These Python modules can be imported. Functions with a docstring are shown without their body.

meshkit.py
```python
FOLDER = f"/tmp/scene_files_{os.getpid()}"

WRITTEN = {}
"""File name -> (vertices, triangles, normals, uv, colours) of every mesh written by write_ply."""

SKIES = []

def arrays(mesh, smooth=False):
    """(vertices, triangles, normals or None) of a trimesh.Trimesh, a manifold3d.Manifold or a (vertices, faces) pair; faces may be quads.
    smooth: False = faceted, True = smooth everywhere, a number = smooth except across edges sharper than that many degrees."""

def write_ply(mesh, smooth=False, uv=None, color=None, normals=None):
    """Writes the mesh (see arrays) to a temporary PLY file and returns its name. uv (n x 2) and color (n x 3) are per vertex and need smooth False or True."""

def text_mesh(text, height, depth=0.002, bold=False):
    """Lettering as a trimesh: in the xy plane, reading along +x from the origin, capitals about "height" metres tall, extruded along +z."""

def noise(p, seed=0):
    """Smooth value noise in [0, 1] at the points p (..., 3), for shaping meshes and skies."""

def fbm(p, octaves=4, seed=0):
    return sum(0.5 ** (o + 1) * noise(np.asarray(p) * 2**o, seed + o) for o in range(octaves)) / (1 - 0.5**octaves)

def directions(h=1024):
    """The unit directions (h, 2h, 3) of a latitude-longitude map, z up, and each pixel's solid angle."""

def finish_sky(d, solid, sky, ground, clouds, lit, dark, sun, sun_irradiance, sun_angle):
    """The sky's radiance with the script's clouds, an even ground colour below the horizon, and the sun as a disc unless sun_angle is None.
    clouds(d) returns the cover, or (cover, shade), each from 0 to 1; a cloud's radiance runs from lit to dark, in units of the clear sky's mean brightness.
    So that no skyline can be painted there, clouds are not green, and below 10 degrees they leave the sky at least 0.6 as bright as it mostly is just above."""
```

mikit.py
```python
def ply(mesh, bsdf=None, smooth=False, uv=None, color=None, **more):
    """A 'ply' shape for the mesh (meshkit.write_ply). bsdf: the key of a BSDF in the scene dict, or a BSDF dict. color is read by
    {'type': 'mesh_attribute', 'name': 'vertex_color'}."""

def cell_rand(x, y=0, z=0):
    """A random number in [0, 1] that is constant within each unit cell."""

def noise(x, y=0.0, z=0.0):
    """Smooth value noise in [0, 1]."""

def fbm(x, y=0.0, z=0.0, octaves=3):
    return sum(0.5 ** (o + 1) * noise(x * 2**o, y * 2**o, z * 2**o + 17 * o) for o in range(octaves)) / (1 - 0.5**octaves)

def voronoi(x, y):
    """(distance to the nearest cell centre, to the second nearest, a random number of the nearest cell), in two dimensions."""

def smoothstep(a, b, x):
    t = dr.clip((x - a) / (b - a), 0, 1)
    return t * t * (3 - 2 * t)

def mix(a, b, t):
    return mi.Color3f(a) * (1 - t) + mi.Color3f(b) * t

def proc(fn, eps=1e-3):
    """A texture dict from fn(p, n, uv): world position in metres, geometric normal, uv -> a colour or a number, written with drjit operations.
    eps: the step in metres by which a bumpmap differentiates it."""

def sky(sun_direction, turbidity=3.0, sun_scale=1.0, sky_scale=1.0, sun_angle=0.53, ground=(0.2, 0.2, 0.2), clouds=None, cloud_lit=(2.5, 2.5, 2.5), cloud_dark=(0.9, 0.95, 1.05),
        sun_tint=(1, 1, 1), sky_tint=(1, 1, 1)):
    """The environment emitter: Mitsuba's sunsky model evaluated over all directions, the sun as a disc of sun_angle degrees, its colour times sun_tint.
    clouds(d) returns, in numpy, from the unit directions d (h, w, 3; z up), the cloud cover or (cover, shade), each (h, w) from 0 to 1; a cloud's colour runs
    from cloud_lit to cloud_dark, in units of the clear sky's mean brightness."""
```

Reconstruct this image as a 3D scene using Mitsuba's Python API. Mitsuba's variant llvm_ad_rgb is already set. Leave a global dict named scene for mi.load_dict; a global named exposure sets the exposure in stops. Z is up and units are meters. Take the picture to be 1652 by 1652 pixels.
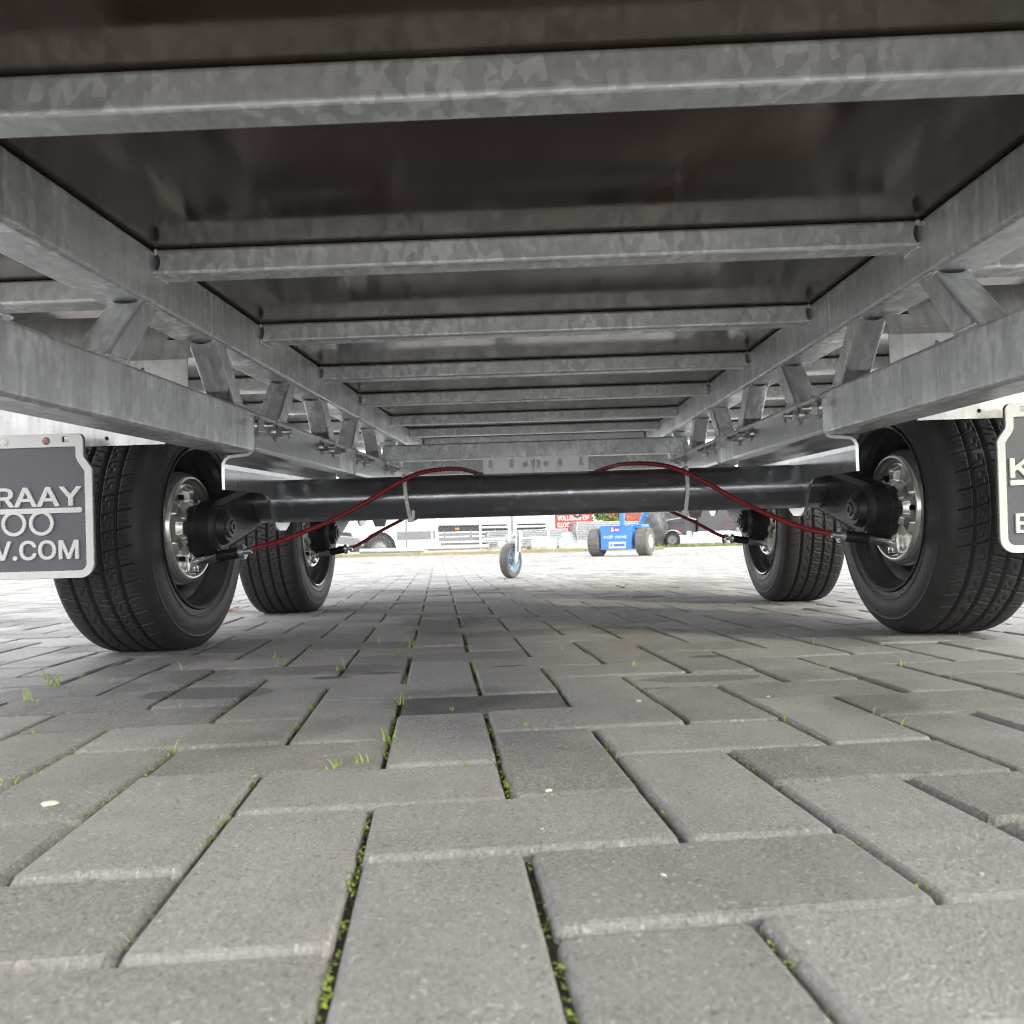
import math
import numpy as np, trimesh, mitsuba as mi, drjit as dr
import manifold3d as m3
from shapely import geometry as sg, affinity
import mikit, meshkit
from mikit import proc, noise, fbm, voronoi, smoothstep, mix, cell_rand

scene = {'type': 'scene'}
labels = {}
A4 = np.array

# ------------------------------------------------------------------ camera, sky, exposure
CAM = A4([[0.995199, 0.095745, 0.020315], [-0.094742, 0.994456, -0.045622], [-0.02457, 0.043479, 0.998752]])   # columns right, forward, up
EYE = A4([0.0, 0.0, 0.192917])
cw = np.eye(4)
cw[:3, 0], cw[:3, 1], cw[:3, 2], cw[:3, 3] = -CAM[:, 0], CAM[:, 2], CAM[:, 1], EYE
scene['camera'] = {'type': 'thinlens', 'fov': 66.918, 'fov_axis': 'x', 'to_world': mi.ScalarTransform4f(cw.tolist()),
                   'aperture_radius': 0.0011, 'focus_distance': 1.25, 'near_clip': 0.02, 'far_clip': 2000.0}
scene['sky'] = mikit.sky((0.60, -0.72, 0.385), turbidity=4, sun_scale=0.14, sun_angle=6, sun_tint=(0.80, 1.0, 1.26), clouds=lambda d: (1.0, 0.25 * meshkit.fbm(d * 3.0, 3, 5)),
                         cloud_lit=(2.16, 2.2, 2.26), cloud_dark=(1.32, 1.36, 1.42))
exposure = 4.25

# ------------------------------------------------------------------ helpers
TR = A4([[0.992173, 0.124658, -0.007258], [-0.124841, 0.991507, -0.036445], [0.002653, 0.037066, 0.999309]])
TT = A4([0.002926, -0.018034, 0.598951])          # the trailer: x right, y forward, z up, z = 0 underside of its deck
rng = np.random.default_rng(7)


def arr(m):
    if hasattr(m, 'to_mesh'):
        q = m.to_mesh()
        return np.array(q.vert_properties[:, :3], float), np.array(q.tri_verts, int)
    if isinstance(m, tuple):
        return np.asarray(m[0], float), np.asarray(m[1], int)
    return np.array(m.vertices, float), np.array(m.faces, int)


def cat(*ms):
    vs, fs, n = [], [], 0
    for m in ms:
        v, f = arr(m)
        if len(v):
            if f.shape[1] == 4:
                f = np.vstack([f[:, [0, 1, 2]], f[:, [0, 2, 3]]])
            vs.append(v); fs.append(f + n); n += len(v)
    return np.vstack(vs), np.vstack(fs)


def facet(m):
    v, f = cat(m)
    return v[f].reshape(-1, 3), np.arange(3 * len(f)).reshape(-1, 3)


def mirror(m):
    v, f = arr(m)
    return v * [-1, 1, 1], f[:, ::-1]


def move(m, t=(0, 0, 0), rx=0, ry=0, rz=0, s=(1, 1, 1)):
    v, f = arr(m)
    v = v * A4(s)
    for ang, (i, j) in ((rx, (1, 2)), (ry, (2, 0)), (rz, (0, 1))):
        if ang:
            c, q = math.cos(ang), math.sin(ang)
            a, b = v[:, i].copy(), v[:, j].copy()
            v[:, i], v[:, j] = a * c - b * q, a * q + b * c
    return v + A4(t, float), f


def M(m):
    v, f = arr(m)
    return m3.Manifold(m3.Mesh(np.ascontiguousarray(v, np.float32), np.ascontiguousarray(f, np.uint32)))


def hull(p):
    return m3.Manifold.hull_points(np.ascontiguousarray(p, np.float64))


def box(x0, x1, y0, y1, z0, z1, b=0.0):
    lo, hi = A4([min(x0, x1), min(y0, y1), min(z0, z1)]), A4([max(x0, x1), max(y0, y1), max(z0, z1)])
    if not b:
        return arr(trimesh.creation.box(bounds=[lo, hi]))
    p = []
    for i in range(3):
        l, h = lo + b, hi - b
        l[i], h[i] = lo[i], hi[i]
        p += [[(l, h)[a][0], (l, h)[c][1], (l, h)[d][2]] for a in (0, 1) for c in (0, 1) for d in (0, 1)]
    return arr(hull(A4(p)))


def cyl(p0, p1, r0, r1=None, n=20, caps=True):
    r1 = r0 if r1 is None else r1
    p0, p1 = A4(p0, float), A4(p1, float)
    z = (p1 - p0) / np.linalg.norm(p1 - p0)
    x = np.cross(z, [0, 0, 1] if abs(z[2]) < .9 else [1, 0, 0]); x /= np.linalg.norm(x)
    a = np.arange(n) * 2 * math.pi / n
    d = np.outer(np.cos(a), x) + np.outer(np.sin(a), np.cross(z, x))
    v = np.vstack([p0 + d * r0, p1 + d * r1, [p0], [p1]])
    i = np.arange(n); j = (i + 1) % n
    f = [np.c_[i, j, j + n], np.c_[i, j + n, i + n]]
    if caps:
        f += [np.c_[j, i, i * 0 + 2 * n], np.c_[i + n, j + n, i * 0 + 2 * n + 1]]
    return v, np.vstack(f)


def tube(pts, r, n=10, sub=8):
    p = A4(pts, float)
    if sub > 1:
        q = np.vstack([2 * p[0] - p[1], p, 2 * p[-1] - p[-2]])
        out = []
        for k in range(1, len(q) - 2):
            t = np.linspace(0, 1, sub, endpoint=False)[:, None]
            a, b, c, d = q[k - 1:k + 3]
            out.append(.5 * (2 * b + (c - a) * t + (2 * a - 5 * b + 4 * c - d) * t**2 + (3 * b - a - 3 * c + d) * t**3))
        p = np.vstack(out + [q[-2:-1]])
    tan = np.gradient(p, axis=0); tan /= np.linalg.norm(tan, axis=1, keepdims=True)
    x = np.cross(tan[0], [.13, .2, 1.]); x /= np.linalg.norm(x)
    rings = []
    rr = np.broadcast_to(r, len(p))
    for k in range(len(p)):
        x = x - tan[k] * (x @ tan[k]); x /= np.linalg.norm(x)
        y = np.cross(tan[k], x)
        a = np.arange(n) * 2 * math.pi / n
        rings.append(p[k] + rr[k] * (np.outer(np.cos(a), x) + np.outer(np.sin(a), y)))
    v = np.vstack(rings + [[p[0]], [p[-1]]])
    i = np.arange(n); j = (i + 1) % n; f = []
    for k in range(len(p) - 1):
        f += [np.c_[i + k * n, j + k * n, j + k * n + n], np.c_[i + k * n, j + k * n + n, i + k * n + n]]
    e = (len(p) - 1) * n
    f += [np.c_[j, i, i * 0 + len(v) - 2], np.c_[i + e, j + e, i * 0 + len(v) - 1]]
    return v, np.vstack(f)


def lathe(prof, n=96, closed=False):
    """profile (x, r) turned about the x axis."""
    pr = A4(prof, float); k = len(pr)
    a = np.arange(n) * 2 * math.pi / n
    v = np.stack([np.repeat(pr[:, 0][None], n, 0), np.outer(np.sin(a), pr[:, 1]), np.outer(np.cos(a), pr[:, 1])], -1).reshape(-1, 3)
    f = []
    for s in range(k if closed else k - 1):
        t = (s + 1) % k
        i = np.arange(n); j = (i + 1) % n
        f += [np.c_[i * k + s, i * k + t, j * k + t], np.c_[i * k + s, j * k + t, j * k + s]]
    return v, np.vstack(f)


def extrude(poly, h, axis='z', at=0.0):
    """shapely polygon pushed along an axis: 'x' takes (y, z), 'y' takes (x, z), 'z' takes (x, y)."""
    out = []
    for g in getattr(poly, 'geoms', [poly]):
        v, f = arr(trimesh.creation.extrude_polygon(g, h, engine='earcut'))
        if axis == 'x':
            v = np.c_[v[:, 2] + at, v[:, 0], v[:, 1]]
        elif axis == 'y':
            v = np.c_[v[:, 0], v[:, 2] + at, v[:, 1]]; f = f[:, ::-1]
        else:
            v = v + [0, 0, at]
        out.append((v, f))
    return cat(*out)


def rrect(w, h, r, seg=4):
    return sg.box(-w / 2 + r, -h / 2 + r, w / 2 - r, h / 2 - r).buffer(r, quad_segs=seg)


def sqtube(w, h, L, r=.006, t=.003):
    p = rrect(w, h, r).difference(rrect(w - 2 * t, h - 2 * t, max(r - t, .001)))
    return arr(trimesh.creation.extrude_polygon(p, L, engine='earcut'))


_used = {}


def key(name, parent=None):
    base = f'{parent}__{name}' if parent else name
    n = _used.get(base, -1) + 1
    _used[base] = n
    return base if n == 0 else f'{base}_{n:03d}'


def obj(name, mesh, bsdf, parent=None, smooth=False, label=None, cat_=None, group=None, kind=None, T=False, **kw):
    k = key(name, parent)
    v, f = cat(mesh)
    if T:
        v = v @ TR.T + TT
    scene[k] = mikit.ply((v, f), bsdf, smooth=smooth, **kw)
    d = {a: b for a, b in (('label', label), ('category', cat_), ('group', group), ('kind', kind)) if b}
    if d:
        labels[k] = d
    return k


def thing(name, label, cat_, group=None):
    k = key(name)
    labels[k] = {'label': label, 'category': cat_}
    if group:
        labels[k]['group'] = group
    return k


def sub(name, parent):
    """a part that is only the key of its own sub-parts."""
    return key(name, parent)


# ------------------------------------------------------------------ materials
GA, OX, OY = 0.105, -0.49216079, -5.74385967      # paver module and its offset


def rgb(c):
    return {'type': 'rgb', 'value': [float(x) for x in c]}


def mat(name, base, rough=.5, metal=0., spec=.5, bump=None, two=True, **kw):
    d = {'type': 'principled', 'base_color': base if isinstance(base, dict) else rgb(base), 'roughness': rough, 'metallic': metal, 'specular': spec, **kw}
    if bump:
        d = {'type': 'bumpmap', 'arbitrary': proc(bump[0], eps=bump[2] if len(bump) > 2 else 5e-4), 'scale': bump[1], 'bsdf': d}
    scene['mat_' + name] = {'type': 'twosided', 'bsdf': d} if two else d


def face_uv(p, n):
    ax, az = dr.abs(n.x), dr.abs(n.z)
    u = dr.select(ax > .7, p.y, p.x)
    v = dr.select(az > .7, p.y, p.z)
    return u, v, dr.select(ax > .7, mi.Float(1), mi.Float(0)), dr.select(az > .7, mi.Float(1), mi.Float(0))


def galv_tone(p, n, base=.36, flake=1.0):
    u, v, side, flat = face_uv(p, n)
    wu = u + .012 * (fbm(u * 60, v * 60, 3) - .5)
    wv = v + .016 * (fbm(u * 60, v * 60, 9) - .5)
    _, _, r = voronoi(wu * 105, wv * 70)
    _, _, r2 = voronoi(wu * 52 + 5, wv * 40 + 3)
    patch = smoothstep(.42, .62, noise(u * 9, v * 12, 21))
    fl = smoothstep(.62, .66, r) * (.25 + .75 * patch) * .19 + (r2 - .5) * .11 + (noise(u * 130, v * 90, 2) - .5) * .12 + (noise(u * 260, v * 120, 6) - .5) * .08
    big = fbm(u * 5, v * 7, 2) - .5
    streak = noise(u * 170, v * 11, 5) * noise(u * 40, v * 6, 8) - .25
    spk = smoothstep(.86, .95, noise(u * 260, v * 200, 4)) * .10
    val = base + flake * (1 - .45 * side) * fl + .20 * big + .26 * streak * (.5 + .8 * side) + spk * (.5 + side)
    return val


def galv(p, n, uv):
    v = galv_tone(p, n, .70)
    return mi.Color3f(v * .965, v * 1.0, v * .995)


def galv_rough(p, n, uv):
    u, v, side, flat = face_uv(p, n)
    _, _, r = voronoi(u * 30, v * 22)
    return .27 + .14 * r + .1 * noise(u * 14, v * 14)


def galv_bump(p, n, uv):
    u, v, side, flat = face_uv(p, n)
    return noise(u * 60, v * 30) * .5 + noise(u * 16, v * 9, 4) + .25 * noise(u * 220, v * 160)


mat('galv', proc(galv), proc(galv_rough), .66, bump=(galv_bump, .00035))


def sheet(p, n, uv):
    u, v, side, flat = face_uv(p, n)
    s = noise(u * 190, v * 9) * .12 + noise(u * 60, v * 40) * .12 + smoothstep(.80, .9, noise(u * 300, v * 240)) * -.1
    b = .36 + s + .12 * (fbm(u * 9, v * 9) - .5)
    return mi.Color3f(b * 1.01, b, b * .97)


mat('sheet', proc(sheet), .36, .70, bump=(galv_bump, .0003))


def plate(p, n, uv):
    u, v, side, flat = face_uv(p, n)
    b = .60 + .08 * noise(u * 120, v * 10) + .10 * (fbm(u * 12, v * 12) - .5)
    return mi.Color3f(b * .97, b, b)


mat('plate', proc(plate), .24, .85, bump=(galv_bump, .00022))


def axle_c(p, n, uv):
    b = .27 + .16 * fbm(p.x * 9, p.y * 30, p.z * 60) + .12 * smoothstep(.70, .85, noise(p.x * 60, p.z * 90, p.y * 60))
    return mi.Color3f(b * .94, b * .98, b * 1.05)


mat('axle', proc(axle_c), .24, .88, bump=(lambda p, n, uv: noise(p.x * 70, p.y * 90, p.z * 90) + .4 * noise(p.x * 300, p.z * 300, p.y * 300), .0003))
mat('zinc', (.78, .79, .79), .14, .96)
mat('zinc_dull', (.72, .72, .71), .4, .1)
mat('jockey_rim', (.22, .30, .36), .3, .5)
mat('zinc_dark', (.50, .51, .52), .24, .85)
mat('drum', proc(lambda p, n, uv: mix((.72, .72, .66), (.84, .84, .78), fbm(p.x * 30, p.y * 30, p.z * 30))), .22, .8,
    bump=(lambda p, n, uv: noise(p.x * 120, p.y * 120, p.z * 120), .0003))
mat('rim', proc(lambda p, n, uv: mix((.15, .153, .157), (.20, .203, .207), fbm(p.x * 20, p.y * 20, p.z * 20))), .2, .65)


def rubber(p, n, uv):
    d = fbm(p.x * 14, p.y * 14, p.z * 14)
    s = smoothstep(.80, .92, noise(p.x * 260, p.y * 260, p.z * 260)) * .025
    b = .019 + .014 * d + s
    return mi.Color3f(b * 1.03, b, b * .97)


mat('rubber', proc(rubber), .52, 0., .45, bump=(lambda p, n, uv: noise(p.x * 500, p.y * 500, p.z * 500), .0001, 3e-4))


def deckc(p, n, uv):
    g = noise(p.x * 55, p.y * 3) * .5 + noise(p.x * 12, p.y * 1.3) * .5
    b = .8 + .5 * g
    return mi.Color3f(.028 * b, .0185 * b, .0135 * b)


mat('deck', proc(deckc), proc(lambda p, n, uv: .075 + .06 * noise(p.x * 9, p.y * 5) + .05 * noise(p.x * 70, p.y * 4)), 0., 1.0, spec_tint=.45,
    bump=(lambda p, n, uv: noise(p.x * 30, p.y * 5) + .35 * noise(p.x * 110, p.y * 9), .0003))
mat('cast', proc(lambda p, n, uv: mix((.014, .0145, .015), (.026, .026, .026), noise(p.x * 60, p.y * 60, p.z * 60))), .42, 0., .5,
    bump=(lambda p, n, uv: noise(p.x * 200, p.y * 200, p.z * 200), .0002))
mat('cast_bolt', (.10, .10, .10), .4, .3)
mat('black_plastic', (.016, .016, .017), .38)
mat('cable_red', proc(lambda p, n, uv: mix((.20, .012, .014), (.27, .022, .022), noise(p.x * 90, p.y * 90, p.z * 90))), .36)
mat('flap_white', proc(lambda p, n, uv: mix((.60, .61, .58), (.68, .69, .66), fbm(p.x * 25, p.y * 25, p.z * 25))), .45)
mat('flap_grey', proc(lambda p, n, uv: mix((.085, .085, .10), (.115, .115, .13), fbm(p.x * 16, p.y * 16, p.z * 16))), .52,
    bump=(lambda p, n, uv: noise(p.x * 400, p.y * 400, p.z * 400), .00015, 3e-4))
mat('rivet', (.26, .15, .115), .5, .4)
mat('nylon', (.74, .75, .70), .35)
mat('hole', (.004, .004, .004), .9)


def paver_tone(p):
    x, y = p.x / GA + OX, p.y / GA + OY
    cx, cy = dr.floor(x), dr.floor(y)
    k = cx + cy - 4 * dr.floor((cx + cy) / 4)
    bx = dr.select(dr.abs(k - 3) < .5, cx - 1, cx)
    by = dr.select(dr.abs(k - 1) < .5, cy - 1, cy)
    return cell_rand(bx, by, 5), cell_rand(bx, by, 11)


PAINTED_SHADOWS = [(-.168, 1.214, .032, .014, .55), (-.096, 1.247, .03, .010, .45), (.443, 1.266, .034, .012, .5), (.108, 1.252, .030, .007, .6), (.367, 1.079, .10, .030, .35),
          (.281, 1.016, .025, .012, .35), (-.315, 1.112, .10, .05, .4), (-.20, 1.30, .14, .05, .25), (-.52, 1.18, .12, .06, .25)]  # shadows of trailer parts, painted as dark ellipses into the paver colour


def paver_c(p, n, uv):
    t, t2 = paver_tone(p)
    f = noise(p.x * 1100, p.y * 1100, p.z * 700)
    f2 = noise(p.x * 560, p.y * 560, p.z * 330)
    g = fbm(p.x * 7, p.y * 7)
    b = .222 + .075 * (t - .5) + .12 * (f - .5) + .08 * (f2 - .5) + .045 * (g - .5)
    b += smoothstep(.84, .93, noise(p.x * 520 + 31, p.y * 520)) * .14
    b -= smoothstep(.84, .94, noise(p.x * 480 + 7, p.y * 480 + 50)) * .08
    b *= 1 - .30 * smoothstep(.60, .74, fbm(p.x * 4 + 9, p.y * 4 + 2, 7))
    x_, y_ = p.x / GA + OX, p.y / GA + OY
    dark_brick = (x_ > -1) & (x_ < 1) & (y_ > 3) & (y_ < 4)  # this one block is coloured darker than its neighbours
    b = dr.select(dark_brick, b * .60, b)
    b += .030 * (noise(p.x * 38, p.y * 38, 2) - .5) + .035 * smoothstep(.62, .85, fbm(p.x * 17 + 3, p.y * 17, 5)) * t2
    for sx, sy, rx, ry, s in PAINTED_SHADOWS:
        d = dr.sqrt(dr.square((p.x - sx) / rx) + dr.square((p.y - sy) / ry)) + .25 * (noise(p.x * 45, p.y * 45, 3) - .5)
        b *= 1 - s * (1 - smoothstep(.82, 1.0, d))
    w = .5 + .5 * (t2 - .5)
    return mi.Color3f(b * (1.005 + .03 * w), b * .98, b * (.955 - .02 * w))


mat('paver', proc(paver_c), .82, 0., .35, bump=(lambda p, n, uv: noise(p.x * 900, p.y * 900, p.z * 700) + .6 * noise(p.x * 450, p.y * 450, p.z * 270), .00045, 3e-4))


def far_c(p, n, uv):
    t, _ = paver_tone(p)
    x, y = p.x / GA + OX, p.y / GA + OY
    jx = dr.abs(x - dr.floor(x + .5))
    b = (.22 + .06 * (t - .5) + .06 * (fbm(p.x * 3, p.y * 3) - .5)) * (1 - .25 * (1 - smoothstep(.02, .06, jx)))
    return mi.Color3f(b * 1.015, b, b * .98)


mat('far_paving', proc(far_c), .85, 0., .3)
mat('sand', proc(lambda p, n, uv: mix((.035, .031, .025), (.14, .12, .09), fbm(p.x * 260, p.y * 260, 1) * noise(p.x * 40, p.y * 40))), .9, bump=(lambda p, n, uv: noise(p.x * 400, p.y * 400), .001))
mat('yard', proc(lambda p, n, uv: mix((.16, .15, .12), (.24, .23, .2), fbm(p.x * 2, p.y * 2))), .9)
scene['mat_moss'] = {'type': 'twosided', 'bsdf': {'type': 'principled', 'base_color': proc(lambda p, n, uv: mix((.10, .15, .02), (.30, .36, .07), noise(p.x * 90, p.y * 90))), 'roughness': .6}}
scene['mat_grass'] = {'type': 'twosided', 'bsdf': {'type': 'principled', 'base_color': proc(lambda p, n, uv: mix((.16, .26, .03), (.34, .44, .10), noise(p.x * 60, p.y * 60))), 'roughness': .5}}
mat('far_grass', proc(lambda p, n, uv: mix((.10, .15, .03), (.24, .24, .08), noise(p.x * 9, p.y * 9, p.z * 9))), .7)
mat('leaf', proc(lambda p, n, uv: mix((.26, .10, .04), (.42, .20, .09), noise(p.x * 160, p.y * 160))), .6)
mat('chip', (.62, .58, .48), .7)
mat('grit', proc(lambda p, n, uv: mix((.12, .11, .1), (.5, .46, .4), cell_rand(p.x * 130, p.y * 130))), .8)
mat('white_paint', (.62, .63, .63), .28, clearcoat=.6)
mat('grey_trim', (.20, .21, .22), .55)
mat('dark_trim', (.03, .03, .033), .5)
mat('window', (.03, .035, .04), .08, 0., .7)
mat('silver', (.24, .24, .24), .45, .4)
mat('amber', (.75, .28, .03), .25)
mat('red_lamp', (.45, .03, .03), .25)
mat('lamp_clear', (.6, .62, .64), .1)
mat('pole', proc(lambda p, n, uv: mix((.34, .36, .38), (.46, .475, .49), noise(p.x * 5, p.y * 5, p.z * 5))), .5, .3)
mat('wood', proc(lambda p, n, uv: mix((.30, .22, .13), (.45, .36, .23), noise(p.x * 4, p.y * 30, p.z * 30))), .8)
mat('timber', proc(lambda p, n, uv: mix((.20, .18, .10), (.30, .27, .17), noise(p.x * 6, p.y * 30, p.z * 40))), .85)
mat('sign_red', (.52, .035, .03), .5)
mat('sign_white', (.78, .78, .76), .5)
mat('blue', (.03, .17, .55), .35, clearcoat=.4)
mat('purple', (.13, .06, .36), .5)
mat('label_grey', (.50, .50, .50), .5)
mat('label_blue', (.05, .13, .34), .5)
mat('tyre_grey', proc(lambda p, n, uv: mix((.10, .092, .085), (.16, .15, .14), noise(p.x * 30, p.y * 30, p.z * 30))), .8)
mat('brick', proc(lambda p, n, uv: mix((.30, .07, .045), (.42, .12, .08), cell_rand(p.x / .22, p.z / .065))), .8)
mat('tarp', proc(lambda p, n, uv: mix((.055, .058, .06), (.10, .105, .11), noise(p.x * 7, p.y * 7, p.z * 7))), .45, bump=(lambda p, n, uv: noise(p.x * 9, p.y * 9, p.z * 6), .02, .01))
mat('box_grey', (.06, .062, .068), .4)
mat('rope_white', (.6, .6, .58), .7)
mat('leafy', proc(lambda p, n, uv: mix((.05, .11, .02), (.17, .24, .05), noise(p.x * 6, p.y * 6, p.z * 6))), .6)

# ------------------------------------------------------------------ the ground
X0, X1, Y0, Y1 = -9.0, 12.0, -2.6, 19.25
obj('pavement', (A4([[X0, Y0, -.0085], [X1, Y0, -.0085], [X1, Y1, -.0085], [X0, Y1, -.0085]]), A4([[0, 1, 2], [0, 2, 3]])), 'mat_sand', kind='structure',
    label='grey concrete paving laid in herringbone with open sandy joints')


def quad(x0, x1, y0, y1, z):
    return A4([[x0, y0, z], [x1, y0, z], [x1, y1, z], [x0, y1, z]]), A4([[0, 1, 2], [0, 2, 3]])


obj('ground', cat(quad(-150, X0, -150, Y1, -.002), quad(X1, 150, -150, 150, -.002), quad(X0, X1, -150, Y0, -.002), quad(5.8, X1, Y1, 150, -.002)), 'mat_far_paving', kind='structure',
    label='paved yard stretching away around the herringbone paving')
obj('gravel_yard', quad(-150, 5.8, Y1 + .05, 150, -.14), 'mat_yard', kind='structure', label='lower bare yard behind the wire fence')


def paver(L, Wd, near):
    """one chamfered block, centred, its top at z = 0."""
    rings = ([(.0052, 0.0), (.0028, -.0010), (.0007, -.0056), (0, -.016)] if near else [(.006, 0.0), (0, -.0065), (0, -.016)])
    v = []
    for ins, z in rings:
        a, b, c = L / 2 - ins, Wd / 2 - ins, .003
        v += [[-a + c, -b, z], [a - c, -b, z], [a, -b + c, z], [a, b - c, z], [a - c, b, z], [-a + c, b, z], [-a, b - c, z], [-a, -b + c, z]]
    f = [[0, i, i + 1] for i in range(1, 7)]
    for r in range(len(rings) - 1):
        for i in range(8):
            j = (i + 1) % 8
            f += [[r * 8 + i, r * 8 + 8 + j, r * 8 + j], [r * 8 + i, r * 8 + 8 + i, r * 8 + 8 + j]]
    return A4(v), A4(f)


cells = []
for cx in range(int(math.floor(X0 / GA + OX)), int(X1 / GA + OX) + 1):
    for cy in range(int(math.floor(Y0 / GA + OY)), int(Y1 / GA + OY) + 1):
        k = (cx + cy) % 4
        if k == 2:
            cells.append((cx + 1, cy + .5, 0, cx, cy))
        elif k == 0:
            cells.append((cx + .5, cy + 1, 1, cx, cy))
cells = A4(cells, float)
ctr = np.c_[(cells[:, 0] - OX) * GA, (cells[:, 1] - OY) * GA]
vert = cells[:, 2] > .5
hs = np.where(vert, GA / 2, GA), np.where(vert, GA, GA / 2)
keep = (ctr[:, 0] - hs[0] > X0) & (ctr[:, 0] + hs[0] < X1) & (ctr[:, 1] - hs[1] > Y0) & (ctr[:, 1] + hs[1] < Y1)
cells, ctr, vert = cells[keep], ctr[keep], vert[keep]
N = len(ctr)
dz, tx, ty = rng.normal(0, .0009, N), rng.normal(0, .006, N), rng.normal(0, .006, N)
rotz = rng.normal(0, .004, N) + np.where(vert, math.pi / 2, 0)
jit = rng.normal(0, .0005, (N, 2))
special = (cells[:, 3] == -1) & (cells[:, 4] == 3)
dz[special], ty[special], tx[special] = -.0025, 0.0, .028
pc = np.c_[ctr, np.zeros(N)] - EYE
pc = pc @ CAM
dep = np.maximum(pc[:, 1], .01)
inview = (pc[:, 1] > .16) & (np.abs(pc[:, 0] / dep) < .72) & (pc[:, 2] / dep > -.74)
order = np.argsort(np.where(inview, dep, 1e6))


def place(idx, near):
    v, f = paver(2 * GA - .0027, GA - .0027, near)
    c, s = np.cos(rotz[idx]), np.sin(rotz[idx])
    x = v[None, :, 0] * c[:, None] - v[None, :, 1] * s[:, None] + (ctr[idx, 0] + jit[idx, 0])[:, None]
    y = v[None, :, 0] * s[:, None] + v[None, :, 1] * c[:, None] + (ctr[idx, 1] + jit[idx, 1])[:, None]
    z = v[None, :, 2] + dz[idx][:, None] + (x - ctr[idx, 0][:, None]) * ty[idx][:, None] + (y - ctr[idx, 1][:, None]) * tx[idx][:, None]
    return np.stack([x, y, z], -1).reshape(-1, 3), (f[None] + (np.arange(len(idx)) * len(v))[:, None, None]).reshape(-1, 3)


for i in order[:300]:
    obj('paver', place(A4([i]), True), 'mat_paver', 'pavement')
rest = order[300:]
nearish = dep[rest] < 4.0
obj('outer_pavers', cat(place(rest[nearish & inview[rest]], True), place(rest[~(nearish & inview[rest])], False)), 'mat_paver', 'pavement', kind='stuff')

# moss and seedlings in the joints, grass blades, grit
blades, moss = [], []


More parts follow.
